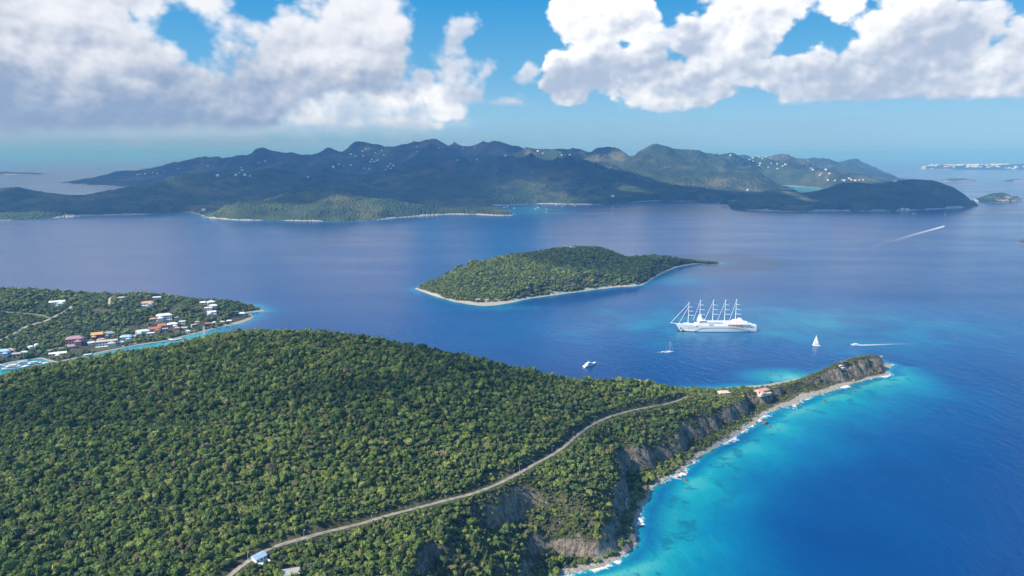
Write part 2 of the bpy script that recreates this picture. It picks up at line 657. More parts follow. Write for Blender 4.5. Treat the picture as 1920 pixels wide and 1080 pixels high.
# ------------------------------------------------------------------ the near hill and headland
COAST_NEAR_PX = [(1060, 1080), (1098, 1072), (1130, 1062), (1165, 1048), (1192, 1018), (1196, 985), (1206, 950), (1222, 918), (1250, 898), (1272, 890), (1290, 874), (1304, 860), (1338, 842),
                 (1372, 824), (1396, 806), (1420, 792), (1436, 776), (1456, 768), (1490, 757), (1520, 744), (1545, 738), (1578, 726), (1610, 716), (1640, 708), (1668, 703), (1662, 694), (1674, 684)]
near_coast = [atz(u, v)[:2] for u, v in COAST_NEAR_PX]
near_back = [(580, 1035), (545, 1028), (505, 1005), (470, 980), atz(1482, 713)[:2], atz(1440, 720)[:2], atz(1400, 724)[:2], atz(1350, 727)[:2], (254, 905), (200, 888), (150, 876), (80, 868), (0, 900), (-100, 955), (-250, 1030), (-400, 1050), (-528, 1035), (-640, 955),
             (-763, 878), (-1100, 815), (-1300, 700), (-1300, 60), (-80, 60), (-40, 150), (-12, 280), (4, 370), (22, 430)]
NEAR_POLY = np.array(list(rough_line(near_coast, 3.0, 6.0, 3, False)) + list(rough_line(near_back, 4.0, 12.0, 5, False)))
T_H = 4.5                                # tree height to take off a traced skyline
ctrl = []
for (u, v, Y) in [(0, 706, 650), (60, 691, 660), (120, 681, 675), (200, 666, 695), (280, 655, 710), (350, 641, 725), (400, 627, 735), (440, 620, 740), (520, 619, 742), (600, 620, 742), (700, 631, 740),
                  (780, 638, 738), (860, 651, 736), (900, 661, 736), (950, 678, 740), (1000, 691, 748), (1050, 700, 760), (1100, 700, 772), (1160, 701, 785), (1200, 709, 795), (1240, 719, 808), (1290, 730, 832)]:
    ctrl.append(aty(u, v, Y, T_H))
for (u, v, Y) in [(1340, 733, 838), (1385, 731, 846), (1430, 730, 856), (1470, 722, 872), (1500, 711, 900), (1540, 694, 930), (1580, 676, 950), (1610, 669, 966), (1640, 666, 984), (1655, 669, 996), (1670, 678, 1004)]:
    ctrl.append(aty(u, v, Y, 1.0))
ROAD_PX = [(395, 1110, 71), (430, 1080, 71), (455, 1060, 70), (485, 1040, 70), (520, 1024, 69), (600, 1001, 67), (680, 981, 65), (730, 966, 63.5), (785, 952, 61.5), (830, 940, 60), (885, 926, 58.5), (930, 909, 57),
           (970, 889, 55.5), (1000, 872, 54), (1035, 853, 52), (1060, 836, 50.5), (1085, 814, 48.5), (1110, 797, 46), (1140, 783, 44), (1180, 771, 41), (1220, 763, 38), (1260, 755, 34), (1290, 744, 30)]
road_pts = [atz(u, v, z) for u, v, z in ROAD_PX]
ctrl += [np.array(p) for p in road_pts]
for p in [(-700, 620, 80), (-900, 560, 62), (-1200, 500, 40), (-310, 372, 76), (-380, 470, 88), (-500, 450, 80), (-800, 300, 50), (-300, 200, 58), (-150, 250, 62), (-1200, 150, 20),
          (-200, 530, 90), (-60, 600, 87), (-330, 620, 105),
          (-300, 900, 60), (-500, 900, 45), (-100, 880, 55), (20, 850, 42), (110, 845, 36), (-800, 760, 45), (-1100, 680, 25)]:
    ctrl.append(np.array(p, float))
for (u, v, z) in [(1000, 1000, 42), (960, 1080, 45), (1100, 900, 41), (1180, 840, 34), (900, 1080, 52), (1250, 800, 29), (1320, 770, 26), (1040, 940, 45)]:
    ctrl.append(atz(u, v, z))
ctrl = np.array(ctrl)
near_f = tps(ctrl[:, :2], ctrl[:, 2], 1.0)
nxs = np.arange(-1010, 660, 2.0)
nys = np.arange(180, 1060, 2.0)
NX, NY = np.meshgrid(nxs, nys)
nd = sdist(NX, NY, NEAR_POLY)
H = near_f(NX, NY)
H = H + (fbm(NX / 60, NY / 60, 4, 11) - 0.5) * 7.0 * np.clip(H / 60, 0.1, 1)
# no ground stands above the traced skyline
SKYLINE = [(-400, 800), (-150, 742), (0, 705), (60, 690), (120, 680), (200, 665), (280, 655), (350, 640), (400, 627), (440, 620), (520, 619), (600, 620), (700, 630), (780, 638), (860, 650), (900, 660), (950, 677), (1000, 690), (1050, 700),
           (1160, 700), (1200, 708), (1240, 718), (1290, 728), (1340, 732), (1430, 728), (1470, 722), (1500, 711), (1540, 693), (1580, 675), (1610, 668), (1640, 664), (1655, 668), (1675, 676), (1690, 700), (1800, 720)]
sk_u = np.array([q[0] for q in SKYLINE], float)
sk_v = np.array([q[1] for q in SKYLINE], float)
for _ in range(2):
    dz_ = H - CAM_H
    uu = 960 + F * NX / (NY * CP - dz_ * SP)
    vv = np.interp(uu, sk_u, sk_v)
    ry = (540 - vv) / F
    zs = CAM_H + NY * (-SP + ry * CP) / (CP + ry * SP) - np.where(uu < 1290, T_H, 0.8)
    H = np.minimum(H, smin(H, zs, 2.0))
# seaward face: gullies and buttresses run down the slope; back shore: an easier slope
front_line = np.array(near_coast)
back_line = np.array(near_back[:24])
df = seg_dist(NX, NY, front_line)
db = seg_dist(NX, NY, back_line)
seaward = np.clip((db - df) / 60 + 0.5, 0, 1)
rot = R(58)
along = NX * math.cos(rot) + NY * math.sin(rot)
across = -NX * math.sin(rot) + NY * math.cos(rot)
gully = fbm(along / 17 + across / 90, across / 60, 4, 21)
gully = np.abs(gully - 0.5) * 2
big_gully = fbm(along / 48, across / 120 + 4.0, 3, 29)
beach = 7.5 + 20.0 * np.clip(fbm(along / 60, across / 300, 2, 33) - 0.36, 0, 1) * 2
dd = np.maximum(nd - beach, 0)
headl = np.clip((NX - 215) / 90, 0, 1)                      # sheer along the neck and headland
cliff_h = (13 + 30 * np.clip(fbm(along / 55, across / 200 + 7, 3, 35) - 0.25, 0, 1)) * (1 - headl) + 30 * headl
s1 = (1.5 + 2.0 * gully) * (1 - headl) + (1.5 + 2.3 * gully) * headl
w1 = cliff_h / s1
dj = np.maximum(dd + 11.0 * (fbm(along / 14, across / 70, 4, 36) - 0.5) * np.clip(dd / 5, 0, 1), 0)
cl_front = 0.16 * np.minimum(nd, beach) + s1 * np.minimum(dj, w1) + np.maximum(dj - w1, 0) * (0.62 + 0.2 * gully + 0.25 * (big_gully - 0.5)) + np.maximum(nd - 70, 0) * 1.5 + (fbm(NX / 9, NY / 9, 4, 41) - 0.5) * np.clip(dd / 4, 0, 1) * 8.0
cl_back = 0.12 * np.minimum(nd, 4) + np.maximum(nd - 4, 0) * (0.55 + 0.5 * headl)
clamp_h = cl_front * seaward + cl_back * (1 - seaward)
H = smin(H, clamp_h, 3.0)
H = np.where(nd < 0, np.maximum(nd * 0.35, -14.0), np.maximum(H, nd * 0.08))
# the road is benched into the slope
road_z = [p[2] for p in road_pts]
rd, rz_ = seg_dist(NX, NY, np.array(road_pts), False, road_z)
uphill = np.sign(NX * 0)  # replaced below
rp = np.array(road_pts)
# signed side: uphill is to the left of the direction of travel towards the headland
side = np.zeros_like(NX)
bestd = np.full(NX.shape, 1e18)
for i in range(len(rp) - 1):
    a, b_ = rp[i, :2], rp[i + 1, :2]
    d_ = b_ - a
    t_ = np.clip(((NX - a[0]) * d_[0] + (NY - a[1]) * d_[1]) / (d_ @ d_), 0, 1)
    q_ = (NX - a[0] - t_ * d_[0]) ** 2 + (NY - a[1] - t_ * d_[1]) ** 2
    s_ = np.sign(d_[0] * (NY - a[1]) - d_[1] * (NX - a[0]))
    mm = q_ < bestd
    bestd = np.where(mm, q_, bestd)
    side = np.where(mm, s_, side)
bench = np.clip((rd - 3.4) / np.where(side < 0, 18.0, 6.0), 0, 1)
bench = bench * bench * (3 - 2 * bench)
H = np.where(rd < 22, rz_ * (1 - bench) + H * bench, H)
H = H + np.where((side > 0), 2.6 * np.exp(-((rd - 7.5) / 3.0) ** 2), 0)
near = Terrain(nxs, nys, H)
near_grad = np.hypot(*np.gradient(H, 2.0))
NEAR_SLOPE = Terrain(nxs, nys, near_grad)
NEAR_COAST = Terrain(nxs, nys, nd)
NEAR_ROAD = Terrain(nxs, nys, rd)
NEAR_SIDE = Terrain(nxs, nys, side)
m_near = ground_material('near_ground', (0.055, 0.062, 0.026), (0.125, 0.125, 0.058), (0.130, 0.106, 0.082), (0.40, 0.325, 0.245), (0.58, 0.52, 0.44), 0.34, 0.52, 8.0, 1.6, 1.0)
o = grid_object('hill', nxs, nys, H, m_near, {'coast': nd}, keep=(nd > -25))
tag(o, 'wooded hill running out to a rocky headland with pale cliffs', None, None, 'structure')


# ------------------------------------------------------------------ the small island in the sound
THATCH_PX = [(776, 541), (800, 550), (822, 558), (850, 566), (880, 571), (905, 574), (930, 573), (965, 566), (1000, 559), (1050, 552), (1100, 545), (1150, 539), (1205, 535), (1222, 524), (1240, 514), (1262, 504), (1285, 498), (1310, 495), (1335, 497), (1350, 495)]
THATCH_POLY = np.array(list(rough_line([atz(u, v)[:2] for u, v in THATCH_PX], 4, 9, 61, False)) + list(rough_line([(640, 2020), (600, 2045), (520, 2075), (400, 2095), (250, 2060), (100, 1985), (-50, 1870), (-150, 1745), (-215, 1660)], 6, 15, 62, False)))
tc_ = [aty(u, v, Y, 5) for u, v, Y in [(800, 530, 1625), (830, 514, 1640), (880, 493, 1680), (920, 481, 1720), (980, 473, 1780), (1040, 465, 1830), (1085, 461, 1860), (1130, 465, 1890), (1160, 476, 1915), (1180, 483, 1930), (1220, 480, 1960), (1260, 481, 1985), (1290, 485, 2005), (1320, 491, 2020)]]
tc_ += [np.array(p, float) for p in [(-60, 1560, 26), (60, 1640, 40), (200, 1720, 40), (330, 1800, 26), (0, 1900, 20), (200, 2010, 20), (400, 2050, 12)]]
tc_ = np.array(tc_)
txs, tys = np.arange(-300, 720, 4.0), np.arange(1380, 2160, 4.0)
TX, TY = np.meshgrid(txs, tys)
td = sdist(TX, TY, THATCH_POLY)
TH = tps(tc_[:, :2], tc_[:, 2], 1.0)(TX, TY) + (fbm(TX / 50, TY / 50, 4, 63) - 0.5) * 8
g_ = np.abs(fbm(TX / 26, TY / 60, 3, 64) - 0.5) * 2
flat_w = 5 + 24 * np.exp(-(((TX - atz(915, 570)[0]) / 75) ** 2 + ((TY - atz(915, 570)[1]) / 45) ** 2)) + 7 * np.exp(-((TX - atz(1290, 499)[0]) / 60) ** 2)
TH = smin(TH, 0.10 * np.minimum(td, flat_w) + np.maximum(td - flat_w, 0) * (0.55 + 0.9 * g_), 6)
TH = np.where(td < 0, np.maximum(td * 0.3, -12), np.maximum(TH, td * 0.05))
thatch = Terrain(txs, tys, TH)
m_thatch = ground_material('island_ground', (0.030, 0.042, 0.018), (0.060, 0.066, 0.030), (0.17, 0.13, 0.10), (0.30, 0.24, 0.19), (0.52, 0.46, 0.39), 0.28, 0.45, 7.0, 0.6, 0.7)
o = grid_object('island', txs, tys, TH, m_thatch, {'coast': td - (flat_w - 5) * 0.75}, keep=(td > -20))
tag(o, 'small wooded island with a pale shingle beach in the sound', None, None, 'structure')

# ------------------------------------------------------------------ the built-up point across the channel
POINT_PX = [(-60, 698), (-20, 690), (0, 685), (25, 680), (50, 675), (76, 672), (92, 676), (104, 680), (140, 672), (190, 661), (250, 648), (310, 639), (345, 631), (380, 622), (420, 612), (450, 606), (468, 600), (476, 594), (466, 586)]
POINT_POLY = np.array(list(rough_line([atz(u, v)[:2] for u, v in POINT_PX], 2.0, 8, 71, False)) + list(rough_line([(-515, 1390), (-560, 1440), (-700, 1480), (-900, 1490), (-1200, 1500), (-1500, 1480), (-1800, 1400), (-1800, 1000), (-1100, 960), (-900, 990)], 5, 20, 72, False)))
pc = [aty(u, v, Y, 4.5) for u, v, Y in [(0, 544, 1330), (30, 544, 1332), (60, 546, 1335), (95, 552, 1338), (130, 557, 1340), (190, 557, 1345), (225, 553, 1345), (255, 552, 1345), (300, 560, 1345), (350, 563, 1345), (400, 568, 1345), (430, 572, 1345), (450, 581, 1345)]]
pc += [aty(u, v, Y, 3) for u, v, Y in [(20, 590, 1200), (100, 610, 1180), (200, 600, 1220), (300, 592, 1270), (400, 590, 1300), (20, 640, 1090), (140, 635, 1130), (60, 665, 1050), (240, 628, 1170), (320, 615, 1220)]]
pc += [np.array(p, float) for p in [(-1000, 1420, 40), (-800, 1430, 28), (-1500, 1300, 70), (-1500, 1000, 40), (-650, 1420, 14)]]
pc = np.array(pc)
pxs, pys = np.arange(-1700, -440, 4.0), np.arange(840, 1520, 4.0)
PX, PY = np.meshgrid(pxs, pys)
pd = sdist(PX, PY, POINT_POLY)
PH = tps(pc[:, :2], pc[:, 2], 2.0)(PX, PY) + (fbm(PX / 45, PY / 45, 4, 73) - 0.5) * 5
PH = smin(PH, 1.2 + 0.06 * np.minimum(pd, 12) + np.maximum(pd - 12, 0) * 0.45, 4)
PH = np.where(pd < 0, np.maximum(pd * 0.3, -8), np.maximum(PH, 0.6 + pd * 0.02))
point = Terrain(pxs, pys, PH)
POINT_COAST = Terrain(pxs, pys, pd)
m_point = ground_material('point_ground', (0.045, 0.055, 0.024), (0.095, 0.090, 0.050), (0.20, 0.165, 0.13), (0.32, 0.27, 0.21), (0.46, 0.41, 0.34), 0.30, 0.46, 3.0, 0.5, 0.8)
o = grid_object('hillside', pxs, pys, PH, m_point, {'coast': pd - 8 * np.exp(-(((PX - atz(455, 603)[0]) / 40) ** 2))}, keep=(pd > -14))
tag(o, 'green point with scattered houses across the channel', None, None, 'structure')


# ------------------------------------------------------------------ the far island: near range, main range
def tents(X, Y, ridges, k=12.0, power=1.0, narrow=False):
    Hh = np.full(X.shape, -60.0)
    for pts, wid in ridges:
        P_ = np.array([aty(u, v, y) for (u, v, y) in pts])
        d, hz = seg_dist(X, Y, P_, False, list(P_[:, 2]))
        wob = 0.75 + 0.5 * fbm(X / (wid * 0.35), Y / (wid * 0.35), 4, int(wid) % 89)
        if narrow:
            wob = wob * np.clip(hz / (0.5 * P_[:, 2].max()), 0.12, 1)
        q = np.clip(d / (wid * wob), 0, 1.6)
        hp = np.maximum(hz, 0)
        h = hp * (1 - np.minimum(q, 1)) if power == 1.0 else hp * (1 - np.minimum(q, 1) ** power)
        h = h - np.maximum(q - 1, 0) * 60 + np.minimum(hz, 0) - np.where(hz < 0, q * 60, 0)
        Hh = smax(Hh, h, k)
    return Hh


FRONT_PX = [(-420, 420), (-200, 416), (0, 413), (60, 411), (110, 408), (160, 405), (240, 403), (295, 401), (330, 398), (358, 398), (372, 402), (392, 409), (450, 413), (520, 413), (600, 415), (660, 415), (700, 413), (745, 408), (790, 405), (840, 402), (890, 402), (925, 404), (958, 404), (965, 401),
            (950, 394), (925, 386), (960, 384), (1000, 382), (1060, 383), (1110, 384), (1150, 382), (1190, 379), (1225, 377), (1290, 377.5), (1345, 377), (1400, 376.5), (1440, 376)]
FRONT_POLY = np.array([atz(u, v)[:2] for u, v in FRONT_PX] + [(2060, 5300), (2000, 7600), (1000, 9000), (-2000, 9000), (-2600, 6200), (-2700, 5200), (-3200, 4700), (-5000, 4800), (-7000, 5200), (-7000, 3400)])
FRONT_POLY = rough_line(FRONT_POLY, 9, 35, 81, True)
fxs, fys = np.arange(-4600, 2500, 13.0), np.arange(3100, 6300, 13.0)
FX, FY = np.meshgrid(fxs, fys)
fd = sdist(FX, FY, FRONT_POLY)
front_ridges = [
    ([(-500, 330, 4300), (-200, 340, 4250), (0, 350, 4200), (60, 360, 4150), (110, 366, 4150), (150, 369, 4150), (200, 361, 4200), (260, 358, 4250)], 620),
    ([(260, 358, 4250), (300, 346, 4600), (345, 332, 4900), (420, 326, 5200), (520, 322, 5400), (600, 324, 5500)], 900),
    ([(600, 324, 5500), (680, 330, 5400), (760, 318, 5500), (850, 304, 5600), (940, 299, 5600), (1000, 294, 5700), (1060, 297, 5650), (1120, 313, 5600), (1180, 327, 5500), (1240, 345, 5350), (1300, 352, 5200), (1380, 362, 5000)], 1250),
    ([(1000, 294, 5700), (960, 330, 5200), (930, 360, 4700), (900, 378, 4450)], 480),
    ([(1060, 297, 5650), (1110, 330, 5300), (1150, 355, 5050)], 420),
    ([(850, 304, 5600), (800, 335, 5100), (780, 360, 4700)], 480),
    ([(760, 318, 5500), (690, 345, 5000), (640, 356, 4400), (630, 356, 3760)], 430),
    ([(400, 400, 3620), (430, 381, 3640), (475, 371, 3660), (530, 366, 3700), (590, 358, 3740), (632, 355, 3760), (680, 364, 3760), (740, 377, 3720), (780, 379, 3740), (820, 388, 3780), (870, 393, 3800)], 330),
    ([(540, 340, 5100), (545, 355, 4600), (540, 366, 4100)], 380),
    ([(400, 340, 4900), (330, 368, 4350), (300, 385, 4000)], 330),
    ([(260, 358, 4250), (225, 380, 3900)], 260),
    ([(0, 350, 4200), (-20, 385, 3800)], 260),
    ([(110, 366, 4150), (120, 390, 3850)], 200),
    ([(870, 393, 3800), (930, 390, 3960), (958, 401, 3790)], 170),
    ([(1230, 343, 5350), (1260, 365, 5000)], 330),
]
FH = tents(FX, FY, front_ridges, 14.0)
rid = 1 - np.abs(fbm(FX / 260, FY / 260, 5, 83) - 0.5) * 4
FH = FH + (rid - 0.50) * 0.30 * np.clip(FH, 0, 260) + (fbm(FX / 30, FY / 30, 3, 84) - 0.5) * 9
FH = smin(FH, np.maximum(fd, 0) * 0.62 + 0.8, 10)
FH = np.where(fd < 0, np.maximum(fd * 0.4, -30), np.maximum(FH, 0.5 + np.minimum(fd, 300) * 0.02))
front = Terrain(fxs, fys, FH)
HILL_DARK, HILL_LIGHT, HILL_DRY = (0.022, 0.042, 0.016), (0.062, 0.088, 0.030), (0.140, 0.135, 0.055)
m_front = hill_material('wooded_slope', HILL_DARK, HILL_LIGHT, HILL_DRY, (0.16, 0.13, 0.10), (0.36, 0.32, 0.27), 1.0, 0.34, 0.55, 6.5, 1.0)
o = grid_object('hills', fxs, fys, FH, m_front, {'coast': fd}, keep=(fd > -60))
tag(o, 'dark wooded hills along the far shore of the sound', None, None, 'structure')

mxs, mys = np.arange(-7400, 5600, 30.0), np.arange(5200, 11400, 30.0)
MX, MY = np.meshgrid(mxs, mys)
main_ridges = [
    ([(213, 327, 10300), (245, 323, 9600), (275, 319, 9400), (315, 306, 9200), (345, 305, 9100), (385, 295, 9000), (405, 296, 9000), (425, 301, 8900), (455, 288, 8800), (480, 277, 8800), (515, 286, 8700), (555, 278, 8600), (592, 285, 8500), (635, 274, 8300), (680, 266, 8200), (720, 272, 8100),
      (790, 268, 8000), (815, 264, 8000), (860, 271, 7900), (930, 268, 7800), (975, 278, 7700), (1015, 282, 7500), (1050, 283, 7400), (1090, 281, 7300), (1140, 276, 7300), (1190, 283, 7200), (1230, 273, 7100), (1265, 283, 7100), (1310, 285, 7200), (1350, 292, 7300), (1390, 289, 7400), (1420, 297, 7900)], 1700),
    ([(1300, 284, 8300), (1350, 290, 8400), (1395, 289, 8400), (1440, 296, 8400), (1478, 290, 8350), (1510, 300, 8250), (1550, 320, 8100), (1580, 336, 7900)], 700),
    ([(1420, 296, 9600), (1500, 297, 9600), (1555, 296, 9500), (1590, 304, 9400), (1630, 318, 9200), (1690, 333, 9000), (1725, 339, 8700)], 700),
    ([(1560, 305, 10900), (1610, 299, 10900), (1650, 314, 10600), (1700, 329, 10000), (1740, 336, 9400)], 600),
    ([(1230, 273, 7100), (1290, 290, 7000), (1350, 305, 6900), (1410, 322, 6850), (1455, 336, 6830), (1478, 349, 6820)], 480),
    ([(1230, 273, 7100), (1200, 300, 6600), (1190, 325, 6200)], 520),
    ([(1090, 281, 7300), (1100, 300, 6700), (1130, 315, 6300)], 520),
    ([(1130, 311, 6300), (1170, 314, 6200), (1190, 318, 6150), (1240, 342, 5800), (1290, 350, 5600)], 300),
    ([(930, 268, 7800), (900, 290, 7200), (880, 310, 6600)], 600),
    ([(815, 264, 8000), (790, 290, 7300), (740, 318, 6700)], 700),
    ([(680, 266, 8200), (640, 290, 7500), (600, 315, 6900)], 650),
    ([(555, 278, 8600), (540, 300, 7900), (500, 325, 7200)], 600),
    ([(480, 277, 8800), (450, 305, 8200), (400, 325, 7700)], 600),
    ([(385, 295, 9000), (345, 318, 8500), (300, 331, 8300)], 420),
    ([(315, 306, 9200), (262, 330, 8900)], 300),
]
MH = tents(MX, MY, main_ridges, 14.0, 1.0, True)
rid = 1 - np.abs(fbm(MX / 430, MY / 620, 5, 91) - 0.5) * 4
MH = MH + (rid - 0.62) * 0.30 * np.clip(MH, 0, 300) + (fbm(MX / 70, MY / 70, 3, 92) - 0.5) * 12 * np.clip(MH / 40, 0, 1) - 5
MH = MH - 400 * np.exp(-(((MX - 2700) / 330) ** 2 + ((MY - 6500) / 1080) ** 2) ** 3)
main = Terrain(mxs, mys, MH)
m_main = hill_material('mountain_slope', HILL_DARK, HILL_LIGHT, (0.15, 0.135, 0.065), (0.16, 0.13, 0.10), (0.55, 0.50, 0.42), 0.6, 0.5, 0.8, 4.0, 1.0)
o = grid_object('mountains', mxs, mys, MH, m_main, {'coast': MH * 2.0}, keep=(MH > -40))
tag(o, 'blue hazy mountain range of the far island', None, None, 'structure')


def small_island(name, label, coast_px, ridge, wid, step, rock_c, beach_w, seed, sandy=(0.38, 0.34, 0.29), slope=(0.3, 0.5), kk=0.9, depth=None):
    front_pts = [atz(u, v)[:2] for u, v in coast_px]
    ys_ = [p[1] for p in front_pts]
    nb = len(front_pts)
    back = [(p[0] * (1 + dp / p[1]), p[1] + dp) for p, dp in [(p, depth * (0.12 + 0.88 * math.sin(PI * (k + 0.0) / (nb - 1)) ** 0.7)) for k, p in enumerate(front_pts)][::-1]]
    poly = rough_line(front_pts + back, step * 0.7, step * 2.5, seed, True)
    x0, x1 = poly[:, 0].min() - 6 * step, poly[:, 0].max() + 6 * step
    y0, y1 = poly[:, 1].min() - 6 * step, poly[:, 1].max() + 6 * step
    xs, ys = np.arange(x0, x1, step), np.arange(y0, y1, step)
    X, Y = np.meshgrid(xs, ys)
    d = sdist(X, Y, poly)
    h = tents(X, Y, [(r, wid) for r in ridge], 8.0, 1.7)
    crest = ridge[0]
    for _ in range(2):
        uu = 960 + F * X / (Y * CP - (h - CAM_H) * SP)
        vv = np.interp(uu, [q[0] for q in crest], [q[1] for q in crest])
        ry = (540 - vv) / F
        zs = CAM_H + Y * (-SP + ry * CP) / (CP + ry * SP)
        h = np.where((uu > crest[0][0]) & (uu < crest[-1][0]), np.minimum(h, smin(h, zs, 4.0)), h)
    h = h + (fbm(X / (step * 6), Y / (step * 6), 4, seed + 1) - 0.5) * np.clip(h, 0, 100) * 0.16
    h = smin(h, np.maximum(d, 0) * kk + 0.6, 5)
    h = np.where(d < 0, np.maximum(d * 0.4, -20), np.maximum(h, 0.4))
    mm_ = hill_material(name + '_slope_' + str(seed), HILL_DARK, HILL_LIGHT, HILL_DRY, rock_c, sandy, 1.0, slope[0], slope[1], beach_w, 0.9)
    ob = grid_object(name, xs, ys, h, mm_, {'coast': d}, keep=(d > -3 * step))
    tag(ob, label, None, None, 'structure')
    return Terrain(xs, ys, h), poly


east_isle, EAST_POLY = small_island('island', 'long low wooded island with rocky shore below the range', [(1348, 385), (1372, 391), (1400, 394), (1440, 396.5), (1500, 397), (1560, 396), (1620, 396), (1680, 395.5), (1730, 394), (1780, 391), (1812, 389), (1834, 387)],
                                    [[(1362, 384, 4250), (1385, 376, 4350), (1410, 366, 4450), (1438, 357, 4500), (1475, 359, 4520), (1505, 362, 4520), (1535, 358, 4560), (1575, 344, 4600), (1605, 342, 4600), (1640, 345, 4600), (1680, 340, 4600), (1715, 336, 4600), (1750, 339, 4600), (1785, 350, 4550), (1810, 365, 4480), (1826, 379, 4400)],
                                     [(1438, 357, 4500), (1450, 380, 4150)], [(1575, 344, 4600), (1560, 375, 4200)], [(1715, 336, 4600), (1730, 370, 4220)]], 520, 9.0, (0.30, 0.22, 0.16), 10.0, 101, depth=1300)
rock_isle, ROCK_POLY = small_island('islet', 'small steep islet with a bare pale rock face', [(1826, 377), (1840, 379.5), (1865, 379.5), (1890, 379), (1905, 378.5), (1916, 377)],
                                    [[(1832, 373, 4830), (1845, 367, 4840), (1862, 362, 4850), (1880, 360.5, 4850), (1893, 365, 4850), (1900, 371, 4850)], [(1906, 368, 4850), (1911, 373, 4850)]], 105, 4.0, (0.42, 0.34, 0.27), 5.0, 111, slope=(0.16, 0.34), kk=1.6, depth=340)
reef_rock, _p = small_island('islet', 'dark low rock off the beach in the anchorage', [(1022, 398), (1030, 399), (1042, 399), (1049, 398)], [[(1026, 395.8, 3900), (1034, 394.8, 3905), (1042, 395.5, 3905), (1046, 397, 3900)]], 40, 2.5, (0.12, 0.11, 0.10), 2.0, 121, slope=(0.05, 0.2), kk=1.0, depth=100)
edge_rock, _p = small_island('islet', 'brown bare rock awash at the picture edge', [(1908, 454), (1918, 455), (1932, 455), (1950, 454)], [[(1911, 451, 2560), (1918, 448.5, 2565), (1930, 446, 2570), (1942, 449, 2570)]], 40, 2.0, (0.20, 0.15, 0.11), 3.0, 131, slope=(0.03, 0.12), kk=1.1, depth=90)
far_isle, _p = small_island('islet', 'low far islet lying in the hazy open sea', [(-30, 327.5), (30, 327.5), (60, 327), (92, 326.5)], [[(-20, 323, 11480), (12, 321.5, 11480), (32, 323.5, 11480), (60, 323.5, 11480), (88, 325.5, 11480)]], 300, 22.0, (0.2, 0.17, 0.14), 10.0, 141, kk=0.8, depth=420)
cay_a, _p = small_island('islet', 'dry low brown cay beyond the long island', [(1762, 339.5), (1790, 340.5), (1830, 340)], [[(1766, 337.5, 8500), (1785, 334.5, 8500), (1805, 334, 8500), (1825, 337.5, 8500)]], 130, 14.0, (0.32, 0.27, 0.2), 8.0, 151, slope=(0.05, 0.25), depth=260)
cay_b, _p = small_island('islet', 'low cay with a bright sand spit', [(1872, 340), (1895, 340.5), (1925, 340)], [[(1876, 338.5, 8500), (1890, 337, 8500), (1905, 336, 8500), (1922, 337, 8500)]], 110, 14.0, (0.36, 0.30, 0.22), 22.0, 161, slope=(0.05, 0.25), depth=220)
town_isle, _p = small_island('coast', 'low far coast built over with white houses', [(1728, 317), (1760, 318), (1800, 318.5), (1860, 318.5), (1920, 318), (2010, 318), (2100, 317)], [[(1738, 312, 15600), (1760, 308.5, 15800), (1790, 310.5, 15800), (1830, 309, 15900), (1870, 309.5, 15900), (1920, 307, 15900), (1990, 305, 16000), (2080, 309, 16000)]], 700, 40.0, (0.3, 0.25, 0.2), 30.0, 171, depth=1500)

# ------------------------------------------------------------------ the sea: one sheet to the horizon
def geo(a, b, first, ratio):
    out, s = [a], first
    sgn = 1 if b > a else -1
    while (b - out[-1]) * sgn > 0:
        out.append(out[-1] + sgn * s)
        s *= ratio
    return out[1:]


sx = np.array(geo(-1500, -170000, 10, 1.09)[::-1] + list(np.arange(-1500, -40, 12.0)) + list(np.arange(-40, 900, 4.0)) + geo(896, 170000, 8, 1.06))
sy = np.array(geo(250, -170000, 60, 1.5)[::-1] + list(np.arange(250, 1130, 4.0)) + list(np.arange(1130, 2200, 8.0)) + list(np.arange(2200, 4700, 24.0)) + geo(4676, 170000, 30, 1.06))
SX, SY = np.meshgrid(sx, sy)
m_in = (np.abs(SX) < 9000) & (SY < 12000) & (SY > -200)
px_, py_ = SX[m_in], SY[m_in]


def shore_field(poly, L):
    d = -sdist(px_, py_, poly)
    return d


d_near = shore_field(NEAR_POLY, 1)
d_th = shore_field(THATCH_POLY, 1)
d_pt = shore_field(POINT_POLY, 1)
d_fr = shore_field(FRONT_POLY[::2], 1)
d_ea = shore_field(EAST_POLY[::2], 1)
dfl = seg_dist(px_, py_, np.array(near_coast))
east_of = np.clip((py_ * 0 + (px_ - np.interp(py_, [p[1] for p in near_coast], [p[0] for p in near_coast]))) / 30, 0, 1) * (py_ < 1010)


def blob(u, v, ru, rv):
    a = atz(u, v)
    b1, b2 = atz(u + ru, v), atz(u, v - rv)
    return np.exp(-(((px_ - a[0]) / (b1[0] - a[0])) ** 2 + ((py_ - a[1]) / (b2[1] - a[1])) ** 2))


w1 = fbm(px_ / 60, py_ / 60, 4, 201)
reach = 74 * (0.55 + 0.9 * fbm(px_ / 140, py_ / 140, 3, 202))
sh = np.zeros_like(px_)
sh = np.maximum(sh, 1.0 * east_of * np.exp(-np.maximum(dfl - 4, 0) / (reach * (1 - 0.55 * np.clip((py_ - 900) / 100, 0, 1)))))
sh = np.maximum(sh, 0.7 * np.exp(-np.maximum(d_near, 0) / 14))
sh = np.maximum(sh, 0.95 * blob(1470, 708, 75, 16))
sh = np.maximum(sh, 0.55 * np.exp(-np.maximum(d_th, 0) / 20) + 0.0)
sh = np.maximum(sh, 0.42 * blob(1255, 522, 75, 14))
sh = np.maximum(sh, 0.35 * blob(930, 577, 120, 8))
chan = (d_pt > 0) & (d_pt < 150) & (d_near > -5) & (px_ < -380) & (py_ < 1330)
sh = np.maximum(sh, np.where(chan, 0.70 * np.clip((150 - d_pt) / 60, 0, 1) * np.clip((1300 - py_) / 90, 0, 1) * np.clip((-500 - px_) / 50, 0, 1), 0))
